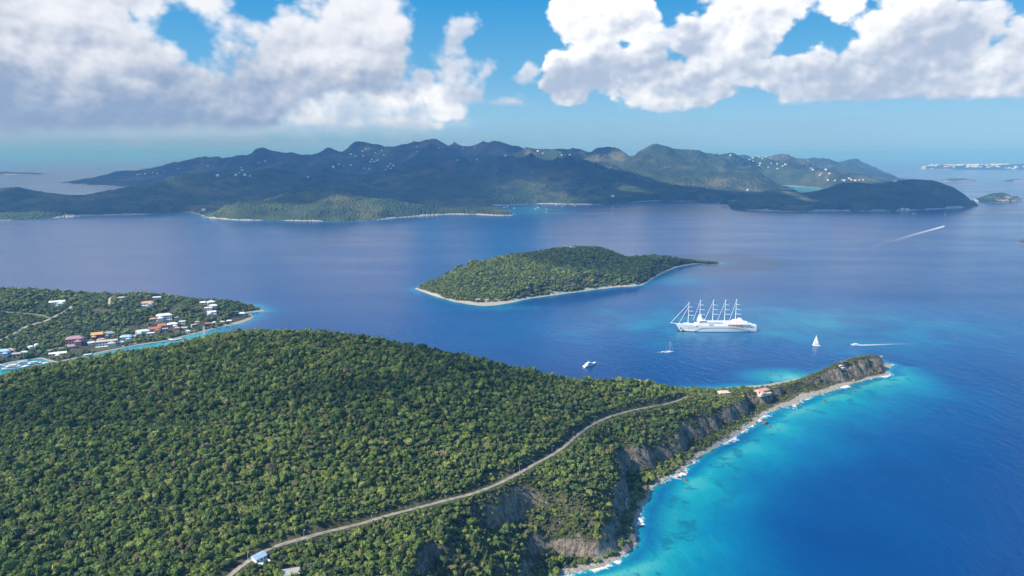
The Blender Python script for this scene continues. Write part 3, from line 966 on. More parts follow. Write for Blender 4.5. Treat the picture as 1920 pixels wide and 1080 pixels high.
sh = np.maximum(sh, 0.6 * np.exp(-np.maximum(d_pt, 0) / 25))
sh = np.maximum(sh, 0.45 * np.exp(-np.maximum(d_fr, 0) / 55))
sh = np.maximum(sh, 0.55 * blob(335, 400, 50, 4))
sh = np.maximum(sh, 0.30 * np.exp(-np.maximum(d_ea, 0) / 60))
sh = np.maximum(sh, 1.0 * blob(1530, 354, 70, 9))
sh = np.maximum(sh, 0.42 * blob(1000, 394, 70, 9))
sh = np.maximum(sh, 0.45 * blob(1470, 610, 500, 45) * (0.4 + w1))
sh = np.maximum(sh, 0.30 * blob(1830, 325, 300, 9))
shallow = np.zeros(SX.shape)
shallow[m_in] = np.clip(sh, 0, 1)
foam_d = np.full(SX.shape, 999.0)
foam_d[m_in] = np.where((py_ < 1060) & (px_ > -60), np.minimum(dfl, 999), 999)

m_sea = bpy.data.materials.new('sea_water')
m_sea.use_nodes = True
N = Nodes(m_sea.node_tree)
out = N.n('ShaderNodeOutputMaterial')
bs = N.n('ShaderNodeBsdfPrincipled')
pos = N.position()
sh_a = N.attr('shallow')
fd_a = N.attr('surf')
p_n = N.noise(pos, 0.018, 5.0, 0.6)
p_s = N.noise(N.mapping(pos, (1.0, 0.30, 1), (0, 0, R(-20))), 0.012, 5.0, 0.55)
reef = N.noise(pos, 0.05, 5.0, 0.62)
lvl = N.math('ADD', sh_a, N.math('MULTIPLY', N.math('SUBTRACT', p_n, 0.5), N.math('MULTIPLY', sh_a, 0.9)), clamp=True)
depth_c = N.ramp(lvl, [(0.0, (0.001, 0.036, 0.160)), (0.18, (0.001, 0.068, 0.215)), (0.42, (0.001, 0.160, 0.290)), (0.70, (0.006, 0.270, 0.320)), (1.0, (0.085, 0.400, 0.370))])
depth_c = N.mix(N.math('MULTIPLY', N.smooth(reef, 0.53, 0.60), N.math('MULTIPLY', N.smooth(lvl, 0.30, 0.65), 0.65)), depth_c, (0.004, 0.13, 0.20))
depth_c = N.mix(N.smooth(p_s, 0.40, 0.64, 0.0, 0.16), depth_c, (0.001, 0.022, 0.115))
foam_n = N.noise(pos, 0.16, 7.0, 0.68, 0.4)
foam_b = N.noise(pos, 0.025, 3.0, 0.5)
fz = N.math('MULTIPLY_ADD', N.math('SUBTRACT', foam_b, 0.46), 46.0, 2.5)
foam = N.smooth(N.math('ADD', N.math('DIVIDE', N.math('SUBTRACT', fz, fd_a), 6.0), N.math('MULTIPLY', N.math('SUBTRACT', foam_n, 0.5), 6.0)), 0.30, 1.3)
foam = N.math('MULTIPLY', foam, N.smooth(fd_a, 10.0, 22.0, 1.0, 0.0))
N.link(N.mix(foam, depth_c, (0.78, 0.80, 0.80)), bs.inputs['Base Color'])
streak = N.noise(N.mapping(pos, (0.25, 1.0, 1), (0, 0, R(12))), 0.006, 4.0, 0.55)
N.link(N.math('ADD', N.smooth(streak, 0.35, 0.65, 0.13, 0.20), N.math('MULTIPLY', foam, 0.5)), bs.inputs['Roughness'])
bs.inputs['IOR'].default_value = 1.33
bs.inputs['Specular IOR Level'].default_value = 0.5
wv1 = N.noise(N.mapping(pos, (1.0, 0.5, 1), (0, 0, R(35))), 0.10, 5.0, 0.6, 0.3)
wv2 = N.noise(N.mapping(pos, (1.0, 0.35, 1), (0, 0, R(25))), 0.022, 3.0, 0.5)
bp = N.n('ShaderNodeBump')
bp.inputs['Strength'].default_value = 0.7
bp.inputs['Distance'].default_value = 1.0
wv3 = N.noise(N.mapping(pos, (1.0, 0.45, 1), (0, 0, R(30))), 0.42, 3.0, 0.55)
N.link(N.math('ADD', N.math('ADD', wv1, N.math('MULTIPLY', wv3, 0.35)), N.math('MULTIPLY', wv2, 1.0)), bp.inputs['Height'])
N.link(bp.outputs[0], bs.inputs['Normal'])
N.link(bs.outputs[0], out.inputs[0])
o = grid_object('sea', sx, sy, np.zeros(SX.shape), m_sea, {'shallow': shallow, 'surf': foam_d})
tag(o, 'blue sea turning turquoise over the shallows', None, None, 'structure')
# ------------------------------------------------------------------ the road along the slope and the lanes on the point
def strip(name, label, pts, width, terrain, lift, material, step=4.0, kind='structure', wfun=None):
    P_ = np.array([p[:2] for p in pts], float)
    # resample with a smooth (Catmull-Rom) line
    out = []
    n = len(P_)
    for i in range(n - 1):
        p0, p1, p2, p3 = P_[max(i - 1, 0)], P_[i], P_[i + 1], P_[min(i + 2, n - 1)]
        m = max(2, int(np.linalg.norm(p2 - p1) / step))
        for k in range(m):
            t = k / m
            out.append(0.5 * ((2 * p1) + (p2 - p0) * t + (2 * p0 - 5 * p1 + 4 * p2 - p3) * t * t + (3 * p1 - p0 - 3 * p2 + p3) * t ** 3))
    out.append(P_[-1])
    out = np.array(out)
    d = np.gradient(out, axis=0)
    d /= np.linalg.norm(d, axis=1)[:, None] + 1e-9
    nrm = np.stack([-d[:, 1], d[:, 0]], 1)
    vs, fs = [], []
    K = 4
    for i, p in enumerate(out):
        w = width * (wfun(i / (len(out) - 1)) if wfun else 1.0)
        for k in range(K + 1):
            q = p + nrm[i] * w * (k / K - 0.5)
            z = (max(float(terrain.h(q[0], q[1])), float(terrain.h(p[0], p[1])) - 0.4) if terrain is not None else 0.0) + lift
            vs.append((q[0], q[1], z))
    for i in range(len(out) - 1):
        for k in range(K):
            a = i * (K + 1) + k
            fs.append((a, a + K + 1, a + K + 2, a + 1)[::-1])
    o = mesh_object(name, vs, fs, material, None, True)
    return tag(o, label, None, None, kind)


m_road = mat('worn_concrete', (0.29, 0.255, 0.205), 0.9, 0.42, 0.22)
m_track = mat('pale_track', (0.40, 0.35, 0.28), 0.9, 0.25, 0.2)
strip('road', 'pale concrete road cut along the wooded slope', road_pts, 3.2, near, 0.18, m_road, 3.0, 'structure', lambda t: 0.85 + 0.4 * float(vnoise(np.array([t * 60.0]), np.array([3.3]), 77)[0]))


def on(terrain, pxs_):
    return [terrain.hit(u, v) for u, v in pxs_]


strip('track', 'pale lane climbing the point to the hilltop house', on(point, [(-10, 642), (18, 630), (45, 615), (70, 606), (92, 599), (106, 592), (122, 584), (134, 575), (139, 568)]), 5.5, point, 0.4, m_track)
strip('track', 'grassy lane running level across the point', on(point, [(-10, 583), (20, 586), (50, 588), (80, 592), (92, 596)]), 4.5, point, 0.4, mat('dry_grass_lane', (0.22, 0.22, 0.10), 0.9, 0.3, 0.3))
strip('track', 'shore lane behind the channel houses', on(point, [(88, 658), (110, 653), (135, 647), (160, 641), (178, 636)]), 4.5, point, 0.4, m_track)
strip('track', 'short lane going up to the dry clearing', on(point, [(205, 571), (205, 563), (209, 557), (220, 554)]), 4.0, point, 0.4, m_track)
strip('track', 'pale drive climbing the headland crest', on(near, [(1452, 727), (1490, 712), (1520, 699), (1545, 690), (1562, 684)]), 5.0, near, 0.25, m_track)

# ------------------------------------------------------------------ trees
LEAF_STOPS = [(0.0, (0.016, 0.032, 0.014)), (0.25, (0.032, 0.056, 0.016)), (0.5, (0.062, 0.090, 0.020)), (0.70, (0.100, 0.128, 0.026)), (0.82, (0.140, 0.150, 0.036)), (0.88, (0.095, 0.075, 0.042)), (0.95, (0.150, 0.120, 0.060)), (1.0, (0.150, 0.180, 0.038))]


def leaf_material(name, gain=1.0, dry=0.0):
    m = bpy.data.materials.new(name)
    m.use_nodes = True
    N = Nodes(m.node_tree)
    out = N.n('ShaderNodeOutputMaterial')
    b = N.n('ShaderNodeBsdfPrincipled')
    b.inputs['Roughness'].default_value = 0.6
    b.inputs['Specular IOR Level'].default_value = 0.25
    oi = N.n('ShaderNodeObjectInfo')
    pos = N.position()
    patch = N.noise(pos, 0.020, 4.0, 0.55)
    f = N.math('ADD', N.math('MULTIPLY', oi.outputs['Random'], 0.86), N.math('MULTIPLY', N.math('SUBTRACT', patch, 0.45), 0.55), clamp=True)
    col = N.ramp(f, [(p, tuple(x * gain for x in c_)) for p, c_ in LEAF_STOPS])
    leafn = N.noise(pos, 1.1, 4.0, 0.6)
    col = N.mix(N.smooth(leafn, 0.35, 0.7, 0.0, 0.45), col, tuple(x * gain for x in (0.120, 0.150, 0.034)))
    if dry:
        col = N.mix(dry, col, (0.16, 0.15, 0.075))
    N.link(col, b.inputs['Base Color'])
    tr = N.n('ShaderNodeBsdfTranslucent')
    N.link(col, tr.inputs['Color'])
    mx = N.n('ShaderNodeMixShader')
    mx.inputs[0].default_value = 0.18
    N.link(b.outputs[0], mx.inputs[1])
    N.link(tr.outputs[0], mx.inputs[2])
    N.link(mx.outputs[0], out.inputs[0])
    return m


m_leaf = leaf_material('leaves', 2.45)
m_scrub = leaf_material('scrub_leaves', 1.9, 0.38)
m_bark = mat('bark', (0.16, 0.13, 0.10), 0.9, 0.3, 3.0)


def crown_mesh(name, seed, material, clumps=10, per=42, flat=0.8, leaf=0.22):
    rng = np.random.default_rng(seed)
    vs, fs = [], []
    ctr = []
    for k in range(clumps):
        a = rng.uniform(0, 2 * PI)
        h = rng.uniform(-0.15, 1.0)
        rr = math.sqrt(max(0.0, 1 - h * h)) * rng.uniform(0.45, 0.78)
        ctr.append((math.cos(a) * rr, math.sin(a) * rr, 0.9 + h * 0.62 * flat, rng.uniform(0.20, 0.46)))
    ctr.append((0, 0, 0.9, 0.62))
    for (cx, cy, cz, r) in ctr:
        # dark inner mass so the crown is not see-through everywhere
        n0 = len(vs)
        for lat in (-0.6, 0.15, 0.75):
            for j in range(6):
                t = 2 * PI * (j + lat) / 6
                q = r * 0.86 * math.sqrt(1 - lat * lat) * rng.uniform(0.85, 1.15)
                vs.append((cx + q * math.cos(t), cy + q * math.sin(t), cz + r * 0.86 * lat))
        vs.append((cx, cy, cz + r * 0.88))
        for ring in range(2):
            for j in range(6):
                fs.append((n0 + ring * 6 + j, n0 + ring * 6 + (j + 1) % 6, n0 + (ring + 1) * 6 + (j + 1) % 6, n0 + (ring + 1) * 6 + j))
        for j in range(6):
            fs.append((n0 + 12 + j, n0 + 12 + (j + 1) % 6, n0 + 18))
        for _ in range(per):
            d = rng.normal(size=3)
            d[2] = abs(d[2]) * 1.0 - 0.35
            d /= np.linalg.norm(d)
            c_ = np.array([cx, cy, cz]) + d * r * rng.uniform(0.78, 1.28)
            nn = d + rng.normal(size=3) * 0.42
            nn /= np.linalg.norm(nn)
            t1 = np.cross(nn, rng.normal(size=3))
            t1 /= np.linalg.norm(t1)
            t2 = np.cross(nn, t1)
            s = leaf * rng.uniform(0.55, 1.1)
            n0 = len(vs)
            vs += [tuple(c_ + t1 * s), tuple(c_ + t2 * s * 0.62), tuple(c_ - t1 * s), tuple(c_ - t2 * s * 0.62)]
            fs.append((n0, n0 + 1, n0 + 2, n0 + 3))
    me = bpy.data.meshes.new(name)
    me.from_pydata(vs, [], fs)
    me.materials.append(material)
    me.update()
    return me


def trunk_mesh(name, seed):
    rng = random.Random(seed)
    mb = MB()
    top = (rng.uniform(-0.12, 0.12), rng.uniform(-0.12, 0.12), 0.75)
    mb.tube((0, 0, -0.5), top, 0.085, 0.055, 6)
    for k in range(4):
        a = 2 * PI * k / 4 + rng.uniform(-0.5, 0.5)
        mb.tube(top, (top[0] + 0.42 * math.cos(a), top[1] + 0.42 * math.sin(a), 1.15 + rng.uniform(-0.1, 0.2)), 0.05, 0.018, 5)
    me = bpy.data.meshes.new(name)
    me.from_pydata(mb.v, [], mb.f)
    me.materials.append(m_bark)
    me.update()
    return me


CROWNS = [crown_mesh('crown', 300 + k, m_leaf, clumps=[13, 9, 15, 11, 7, 14][k], per=34, flat=[0.75, 1.0, 0.65, 1.15, 0.85, 0.7][k]) for k in range(6)]
TRUNKS = [trunk_mesh('trunk', 400 + k) for k in range(3)]
SCRUB = [crown_mesh('scrub', 330 + k, m_scrub, clumps=6, per=34, flat=0.6, leaf=0.26) for k in range(3)]


def project(x, y, z):
    dz = z - CAM_H
    fwd = y * CP - dz * SP
    up = y * SP + dz * CP
    return 960 + F * x / fwd, 540 - F * up / fwd, fwd


def scatter(terrain, spacing, seed, x0, x1, y0, y1):
    rng = np.random.default_rng(seed)
    gx, gy = np.meshgrid(np.arange(x0, x1, spacing), np.arange(y0, y1, spacing))
    x = (gx + rng.uniform(-0.48, 0.48, gx.shape) * spacing).ravel()
    y = (gy + rng.uniform(-0.48, 0.48, gx.shape) * spacing).ravel()
    return rng, x, y, terrain.h(x, y)


def instancer(name, label, pts, scl, idx, rotz, meshes_objs):
    """One object that sets crowns on its points (a mass of trees nobody could count)."""
    me = bpy.data.meshes.new(name)
    me.vertices.add(len(pts))
    me.vertices.foreach_set('co', pts.astype(np.float32).ravel())
    a = me.attributes.new('scl', 'FLOAT_VECTOR', 'POINT')
    a.data.foreach_set('vector', scl.astype(np.float32).ravel())
    a = me.attributes.new('turn', 'FLOAT_VECTOR', 'POINT')
    r3 = np.zeros((len(pts), 3), np.float32)
    r3[:, 2] = rotz
    a.data.foreach_set('vector', r3.ravel())
    a = me.attributes.new('which', 'INT', 'POINT')
    a.data.foreach_set('value', idx.astype(np.int32))
    o = bpy.data.objects.new(name, me)
    COL.objects.link(o)
    tag(o, label, None, None, 'stuff')
    g = bpy.data.node_groups.new(name + '_growth', 'GeometryNodeTree')
    g.interface.new_socket('Geometry', in_out='INPUT', socket_type='NodeSocketGeometry')
    g.interface.new_socket('Geometry', in_out='OUTPUT', socket_type='NodeSocketGeometry')
    gi, go = g.nodes.new('NodeGroupInput'), g.nodes.new('NodeGroupOutput')
    iop = g.nodes.new('GeometryNodeInstanceOnPoints')
    jn = g.nodes.new('GeometryNodeJoinGeometry')
    for mo in meshes_objs:
        oi = g.nodes.new('GeometryNodeObjectInfo')
        oi.inputs['Object'].default_value = mo
        oi.inputs['As Instance'].default_value = True
        g.links.new(oi.outputs['Geometry'], jn.inputs[0])
    for nm, ty, sock in (('scl', 'FLOAT_VECTOR', 'Scale'), ('turn', 'FLOAT_VECTOR', 'Rotation'), ('which', 'INT', 'Instance Index')):
        na = g.nodes.new('GeometryNodeInputNamedAttribute')
        na.data_type = ty
        na.inputs['Name'].default_value = nm
        g.links.new(na.outputs['Attribute'], iop.inputs[sock])
    iop.inputs['Pick Instance'].default_value = True
    g.links.new(gi.outputs[0], iop.inputs['Points'])
    g.links.new(jn.outputs[0], iop.inputs['Instance'])
    g.links.new(iop.outputs[0], go.inputs[0])
    md = o.modifiers.new('growth', 'NODES')
    md.node_group = g
    return o


# near hill: the 300 that show largest are trees of their own, the rest of the forest one mass
rng, x, y, z = scatter(near, 2.95, 501, -1000, 330, 190, 1050)
sl = NEAR_SLOPE.h(x, y)
co = NEAR_COAST.h(x, y)
rdist = NEAR_ROAD.h(x, y)
rside = NEAR_SIDE.h(x, y)
thin = fbm(x / 45, y / 45, 3, 502)
pr = np.clip(1.25 - np.maximum(sl - 0.65, 0) * 0.9, 0.0, 1) * np.where(co < 4.5, 0, 1)
ok = (rng.uniform(size=x.shape) < pr) & (rdist > np.where(rside > 0, 6.0, 4.3)) & (co > 5)
u_, v_, f_ = project(x, y, z + 3)
ok &= (u_ > -260) & (u_ < 2200) & (v_ < 1300) & (f_ > 50)
HOUSE_CLEAR = [(485, 1046, 8), (545, 1076, 7), (1355, 738, 10), (1428, 733, 14)]
for (hu, hv, hr) in HOUSE_CLEAR:
    hp = near.hit(hu, hv)
    ok &= np.hypot(x - hp[0], y - hp[1]) > hr
x, y, z, sl, u_, v_, f_ = [q[ok] for q in (x, y, z, sl, u_, v_, f_)]
size = np.exp(rng.normal(0.0, 0.36, x.shape)) * 1.68
size = np.where(rng.uniform(size=x.shape) < 0.06, size * 1.45, size)
size = np.where(sl > 0.75, size * 0.62, size)
size = np.minimum(size, 3.7)
small = np.clip((x - 160) / 130, 0, 1)
size = size * (1 - 0.42 * small)
rd0, rs0 = NEAR_ROAD.h(x, y), NEAR_SIDE.h(x, y)
size = np.where(rd0 < 16, np.minimum(size, np.where(rs0 > 0, 2.4, 1.3 + np.maximum(rd0 - 5, 0) * 0.12)), size)
scl = np.stack([size * rng.uniform(0.72, 1.28, x.shape), size * rng.uniform(0.72, 1.28, x.shape), size * rng.uniform(0.65, 1.45, x.shape)], 1)
turn = rng.uniform(0, 2 * PI, x.shape)
which = rng.integers(0, 6, x.shape)
pts = np.stack([x, y, z - 0.25 * size], 1)
vis = (u_ > 4) & (u_ < 1916) & (v_ > 0) & (v_ < 1072)
order = np.argsort(np.where(vis, f_ / size, 1e9))[:292]
single = np.zeros(len(x), bool)
single[order] = True
rd1 = NEAR_ROAD.h(x, y)
rs1 = NEAR_SIDE.h(x, y)
crown_objs = {}
first = None
for n_, i in enumerate(order):
    r = empty('tree', pts[i], turn[i])
    r.scale = tuple(scl[i])
    k = n_ % 6 if n_ < 6 else int(which[i])
    cr = bpy.data.objects.new('crown', CROWNS[k])
    tk = bpy.data.objects.new('trunk', TRUNKS[k % 3])
    for q in (cr, tk):
        COL.objects.link(q)
        q.parent = r
    if k not in crown_objs:
        crown_objs[k] = cr
    if rs1[i] > 0:
        tag(r, 'leafy tree among the large close crowns filling the slope above the concrete road', 'tree', 'trees on the slope above the road')
    else:
        tag(r, 'leafy tree among the large close crowns between the concrete road and the sea cliff', 'tree', 'trees between the road and the cliff')
src = [crown_objs[k] for k in range(6)]
rest = ~single
instancer('forest', 'dense dry forest canopy covering the whole hill', pts[rest], scl[rest], which[rest], turn[rest], src)

# scrub on the headland, the neck and the cliff ledges
rng, x, y, z = scatter(near, 2.6, 511, -120, 600, 360, 1030)
sl = NEAR_SLOPE.h(x, y)
co = NEAR_COAST.h(x, y)
rdist = NEAR_ROAD.h(x, y)
n2 = fbm(x / 16, y / 16, 3, 512)
head = np.clip((x - 215) / 90, 0, 1)
pr = np.maximum(head * 0.72, 0.52 + 1.8 * (n2 - 0.42)) * np.clip(3.1 - sl * 1.15, 0.0, 1) * (co > 9)
ok = (rng.uniform(size=x.shape) < pr) & (rdist > 4.5) & (x < 560 + rng.uniform(-20, 5, x.shape))
for (hu, hv, hr) in HOUSE_CLEAR + [(1575, 686, 7), (1545, 690, 5), (1520, 699, 4), (1490, 712, 4)]:
    hp = near.hit(hu, hv)
    ok &= np.hypot(x - hp[0], y - hp[1]) > hr
x, y, z, sl = [q[ok] for q in (x, y, z, sl)]
size = np.exp(rng.normal(0, 0.3, x.shape)) * 1.15
scl = np.stack([size, size, size * rng.uniform(0.6, 1.0, x.shape)], 1)
scrub_plants = []
for k, (su, sv) in enumerate([(1445, 718), (1395, 727), (1560, 676)]):
    p = near.hit(su, sv)
    r = empty('bush', p, 0.7 * k)
    r.scale = (2.6, 2.2, 1.9) if k == 0 else (1.9, 1.7, 1.6)
    cr = bpy.data.objects.new('crown', SCRUB[k])
    tk = bpy.data.objects.new('trunk', TRUNKS[k])
    for q in (cr, tk):
        COL.objects.link(q)
        q.parent = r
    scrub_plants.append(cr)
    tag(r, ['dark green bush beside the pink roofed house on the neck', 'rounded bush on the neck between the two roofs', 'low bush at the headland crest by the white house'][k], 'bush')
instancer('scrub', 'olive scrub growing over the headland and cliff ledges', np.stack([x, y, z - 0.35 * size], 1), scl, rng.integers(0, 3, x.shape), rng.uniform(0, 6.28, x.shape), scrub_plants)

# island in the sound
rng, x, y, z = scatter(thatch, 4.6, 521, -280, 640, 1400, 2110)
d_ = Terrain(txs, tys, td - (flat_w - 5) * 0.8).h(x, y)
gs = Terrain(txs, tys, np.hypot(*np.gradient(TH, 4.0))).h(x, y)
ok = (d_ > 8) & (rng.uniform(size=x.shape) < np.clip(1.3 - np.maximum(gs - 0.55, 0) * 1.4, 0, 1))
x, y, z = x[ok], y[ok], z[ok]
size = np.exp(rng.normal(0, 0.28, x.shape)) * 2.7
instancer('woodland', 'dark dry woodland covering the small island', np.stack([x, y, z - 0.3 * size], 1), np.stack([size, size, size * rng.uniform(0.7, 1.15, x.shape)], 1), rng.integers(0, 6, x.shape), rng.uniform(0, 6.28, x.shape), src)

# ------------------------------------------------------------------ houses
m_white = mat('white_wall', (0.78, 0.77, 0.74), 0.7, 0.06, 0.4)
m_whiteroof = mat('white_roof', (0.80, 0.80, 0.79), 0.6, 0.05, 0.4)
m_glass = mat('dark_glass', (0.07, 0.085, 0.10), 0.15, 0.2, 1.0)
m_cream = mat('cream_wall', (0.62, 0.55, 0.45), 0.8, 0.08, 0.4)


def house(name, label, p, w, d, h, rz, wall_m, roof_m, roof='hip', storeys=1, windows=3, group=None, cat='house', terrace=False):
    r = empty(name, (p[0], p[1], p[2] - 0.3), rz)
    tag(r, label, cat, group)
    MB().box(-w / 2, w / 2, -d / 2, d / 2, -2.5, h).build('wall', wall_m, r)
    ov = 0.5
    mb = MB()
    x0, x1, y0, y1 = -w / 2 - ov, w / 2 + ov, -d / 2 - ov, d / 2 + ov
    e = h + 0.004
    rise = min(w, d) * 0.27
    if roof == 'hip':
        k = min(w, d) / 2 * 0.95
        a, b = (x0 + k, x1 - k)
        mb.add([(x0, y0, e), (x1, y0, e), (x1, y1, e), (x0, y1, e), (a, 0, e + rise), (b, 0, e + rise), (x0, y0, e - 0.2), (x1, y0, e - 0.2), (x1, y1, e - 0.2), (x0, y1, e - 0.2)],
               [(0, 1, 5, 4), (2, 3, 4, 5), (1, 2, 5), (3, 0, 4), (6, 7, 1, 0), (7, 8, 2, 1), (8, 9, 3, 2), (9, 6, 0, 3), (9, 8, 7, 6)])
    elif roof == 'gable':
        mb.add([(x0, y0, e), (x1, y0, e), (x1, y1, e), (x0, y1, e), (x0, 0, e + rise), (x1, 0, e + rise)],
               [(0, 1, 5, 4), (2, 3, 4, 5), (1, 2, 5), (3, 0, 4), (3, 2, 1, 0)])
    else:
        mb.box(x0 + 0.2, x1 - 0.2, y0 + 0.2, y1 - 0.2, e, e + 0.5)
    mb.build('roof', roof_m, r)
    if terrace:
        MB().box(-w / 2 - 0.5, w / 2 + 0.5, -d / 2 - 4.0, -d / 2 - 0.05, -2.5, 0.35).build('terrace', wall_m, r)
    if w >= 16:
        ww_, wd_, wh_ = w * 0.36, d * 0.55, h * 0.62
        cx_ = w * (0.24 if int(w * 7 + d) % 2 else -0.24)
        MB().box(cx_ - ww_ / 2, cx_ + ww_ / 2, -d / 2 - wd_, -d / 2 - 0.12, -2.5, wh_).build('wing', wall_m, r)
        mb = MB()
        a_, b_, c__, d__ = cx_ - ww_ / 2 - 0.4, cx_ + ww_ / 2 + 0.4, -d / 2 - wd_ - 0.4, -d / 2 - 0.12
        rz_h = wh_ + ww_ * 0.26
        mb.add([(a_, c__, wh_ + 0.01), (b_, c__, wh_ + 0.01), (b_, d__, wh_ + 0.01), (a_, d__, wh_ + 0.01), (cx_, c__ + ww_ * 0.4, rz_h), (cx_, d__, rz_h)], [(0, 1, 4), (1, 2, 5, 4), (2, 3, 5), (3, 0, 4, 5), (3, 2, 1, 0)])
        mb.build('wing_roof', roof_m, r)
    hs_ = h / storeys
    for s in range(storeys):
        for k in range(windows):
            cx = -w / 2 + w * (k + 0.5) / windows
            ww = w / windows * 0.30
            z0, z1 = s * hs_ + hs_ * 0.28, s * hs_ + hs_ * 0.80
            MB().box(cx - ww, cx + ww, -d / 2 - 0.10, -d / 2 - 0.003, z0, z1).build('window', m_glass, r)
    if windows:
        MB().box(w / 2 + 0.003, w / 2 + 0.10, -0.6, 0.6, 0.35, min(h, 2.5)).build('door', mat('wood_door', (0.20, 0.13, 0.08), 0.6), r)
    return r


def rr(name, c_):
    return mat(name, c_, 0.75, 0.14, 0.5)


m_terr, m_orange, m_red = rr('salmon_roof', (0.60, 0.36, 0.25)), rr('orange_roof', (0.70, 0.38, 0.14)), rr('red_roof', (0.46, 0.15, 0.09))
m_pink, m_lilac, m_blue_roof = rr('mauve_wall', (0.50, 0.27, 0.29)), rr('lilac_wall', (0.60, 0.46, 0.62)), rr('light_blue_roof', (0.40, 0.55, 0.72))
m_greyroof, m_green_roof, m_brown = rr('grey_roof', (0.36, 0.36, 0.36)), rr('pale_green_roof', (0.58, 0.72, 0.64)), rr('brown_wall', (0.22, 0.14, 0.10))
HOUSES = [
    (108, 571, 26, 9, 6, 0.25, m_white, m_whiteroof, 'gable', 2, 6, 'long white two-storey house alone on the hilltop by the climbing lane', True),
    (228, 560, 10, 6, 3, 0.1, m_white, m_whiteroof, 'flat', 1, 3, 'low white building at the edge of the dry hilltop clearing', False),
    (277, 571, 22, 11, 4.5, 0.2, m_white, m_terr, 'hip', 1, 5, 'white house with a wide salmon roof below the ridge', True),
    (294, 560, 15, 9, 3.5, 0.1, m_white, m_whiteroof, 'flat', 1, 3, 'white flat-roofed house on the skyline above the salmon roof', False),
    (308, 598, 26, 12, 8, 0.3, m_white, m_whiteroof, 'hip', 2, 6, 'large white villa with dark arched openings in the middle of the slope', True),
    (381, 570, 12, 8, 4, 0.1, m_white, m_whiteroof, 'hip', 1, 3, 'small white house at the outer end of the hilltop cluster', False),
    (396, 570, 13, 10, 5, 0.4, m_white, m_whiteroof, 'hip', 1, 3, 'white house standing highest in the hilltop cluster', False),
    (400, 576, 15, 9, 4, 0.2, m_white, m_whiteroof, 'hip', 1, 4, 'white house with a broad roof in the hilltop cluster', False),
    (391, 582, 14, 9, 6, 0.2, m_white, m_whiteroof, 'flat', 2, 3, 'white two-storey house with shaded balconies under the hilltop cluster', False),
    (397, 588, 16, 8, 4, 0.3, m_white, m_whiteroof, 'gable', 1, 4, 'white long house lowest of the hilltop cluster', True),
    (454, 590, 12, 8, 3.5, 0.2, m_white, m_whiteroof, 'hip', 1, 3, 'white house among palms at the tip of the point', False),
    (141, 643, 25, 14, 9, 0.25, m_pink, rr('mauve_roof', (0.42, 0.26, 0.29)), 'hip', 2, 6, 'big mauve house with balconies beside the shore lane', True),
    (183, 632, 18, 12, 6, 0.25, m_brown, m_orange, 'gable', 2, 4, 'dark house under a bright orange roof', True),
    (205, 629, 17, 11, 5, 0.35, m_cream, m_greyroof, 'hip', 1, 4, 'cream house with a grey roof next to the orange roof', False),
    (201, 647, 32, 11, 8, 0.28, m_white, rr('sand_roof', (0.55, 0.50, 0.45)), 'flat', 2, 7, 'long cream two-storey building with dark verandas near the quay', True),
    (237, 637, 18, 11, 6.5, 0.25, m_white, m_blue_roof, 'hip', 2, 4, 'white house with a light blue roof above the quay', False),
    (268, 624, 22, 10, 4, 0.28, m_white, m_green_roof, 'hip', 1, 5, 'low house with a pale green roof by the shore trees', False),
    (290, 620, 20, 11, 5, 0.3, m_cream, m_red, 'gable', 1, 4, 'cream house with a rust red roof beside the pale green roof', False),
    (305, 614, 16, 10, 5, 0.3, m_cream, rr('brick_roof', (0.52, 0.19, 0.11)), 'hip', 1, 4, 'house with a brick red roof next to the lilac house', False),
    (310, 622, 9, 8, 6, 0.3, rr('grey_lilac_wall', (0.42, 0.38, 0.47)), m_greyroof, 'flat', 2, 2, 'narrow grey lilac house below the red roofs', False),
    (324, 613, 17, 10, 6.5, 0.3, m_lilac, m_whiteroof, 'hip', 2, 4, 'lilac house with a white roof end of the red roofed row', False),
    (115, 666, 16, 8, 4.5, 0.2, m_cream, m_whiteroof, 'gable', 1, 4, 'small cream house with a white roof by the channel bank', False),
    (6, 664, 20, 11, 6, 0.2, rr('pale_blue_wall', (0.50, 0.60, 0.68)), m_blue_roof, 'hip', 2, 5, 'pale blue house above the moored yachts', False),
    (20, 661, 12, 10, 5, 0.2, m_white, m_terr, 'hip', 1, 3, 'white house with a salmon roof above the moored yachts', False),
    (390, 611, 13, 8, 5, 0.3, m_brown, rr('rusty_roof', (0.28, 0.18, 0.13)), 'gable', 1, 3, 'brown timber boathouse on the channel shore', False),
    (402, 609, 6, 5, 5.5, 0.3, m_white, m_whiteroof, 'hip', 2, 1, 'small white tower-like hut on the shore slab', False),
    (418, 606, 8, 6, 3.5, 0.2, m_white, rr('pale_grey_roof', (0.55, 0.57, 0.56)), 'hip', 1, 2, 'little grey-roofed beach hut near the sand spit', False),
    (430, 604, 9, 6, 3.5, 0.2, m_white, m_whiteroof, 'hip', 1, 2, 'little white beach hut closest to the sand spit', False),
]
house_xy = []
for (u, v, w, d, h, rz, wm, rm, kind, st, nw, lab, terr) in HOUSES:
    p = point.hit(u, v)
    ang = rz + 0.18
    house_xy.append((p[0], p[1], max(w, d) * 0.62 + 3.0))
    house('house' if 'hut' not in lab and 'boathouse' not in lab else ('beach_hut' if 'hut' in lab else 'boathouse'), lab, p, w, d, h, ang, wm, rm, kind, st, nw, None, 'house' if 'hut' not in lab else 'hut', terr)
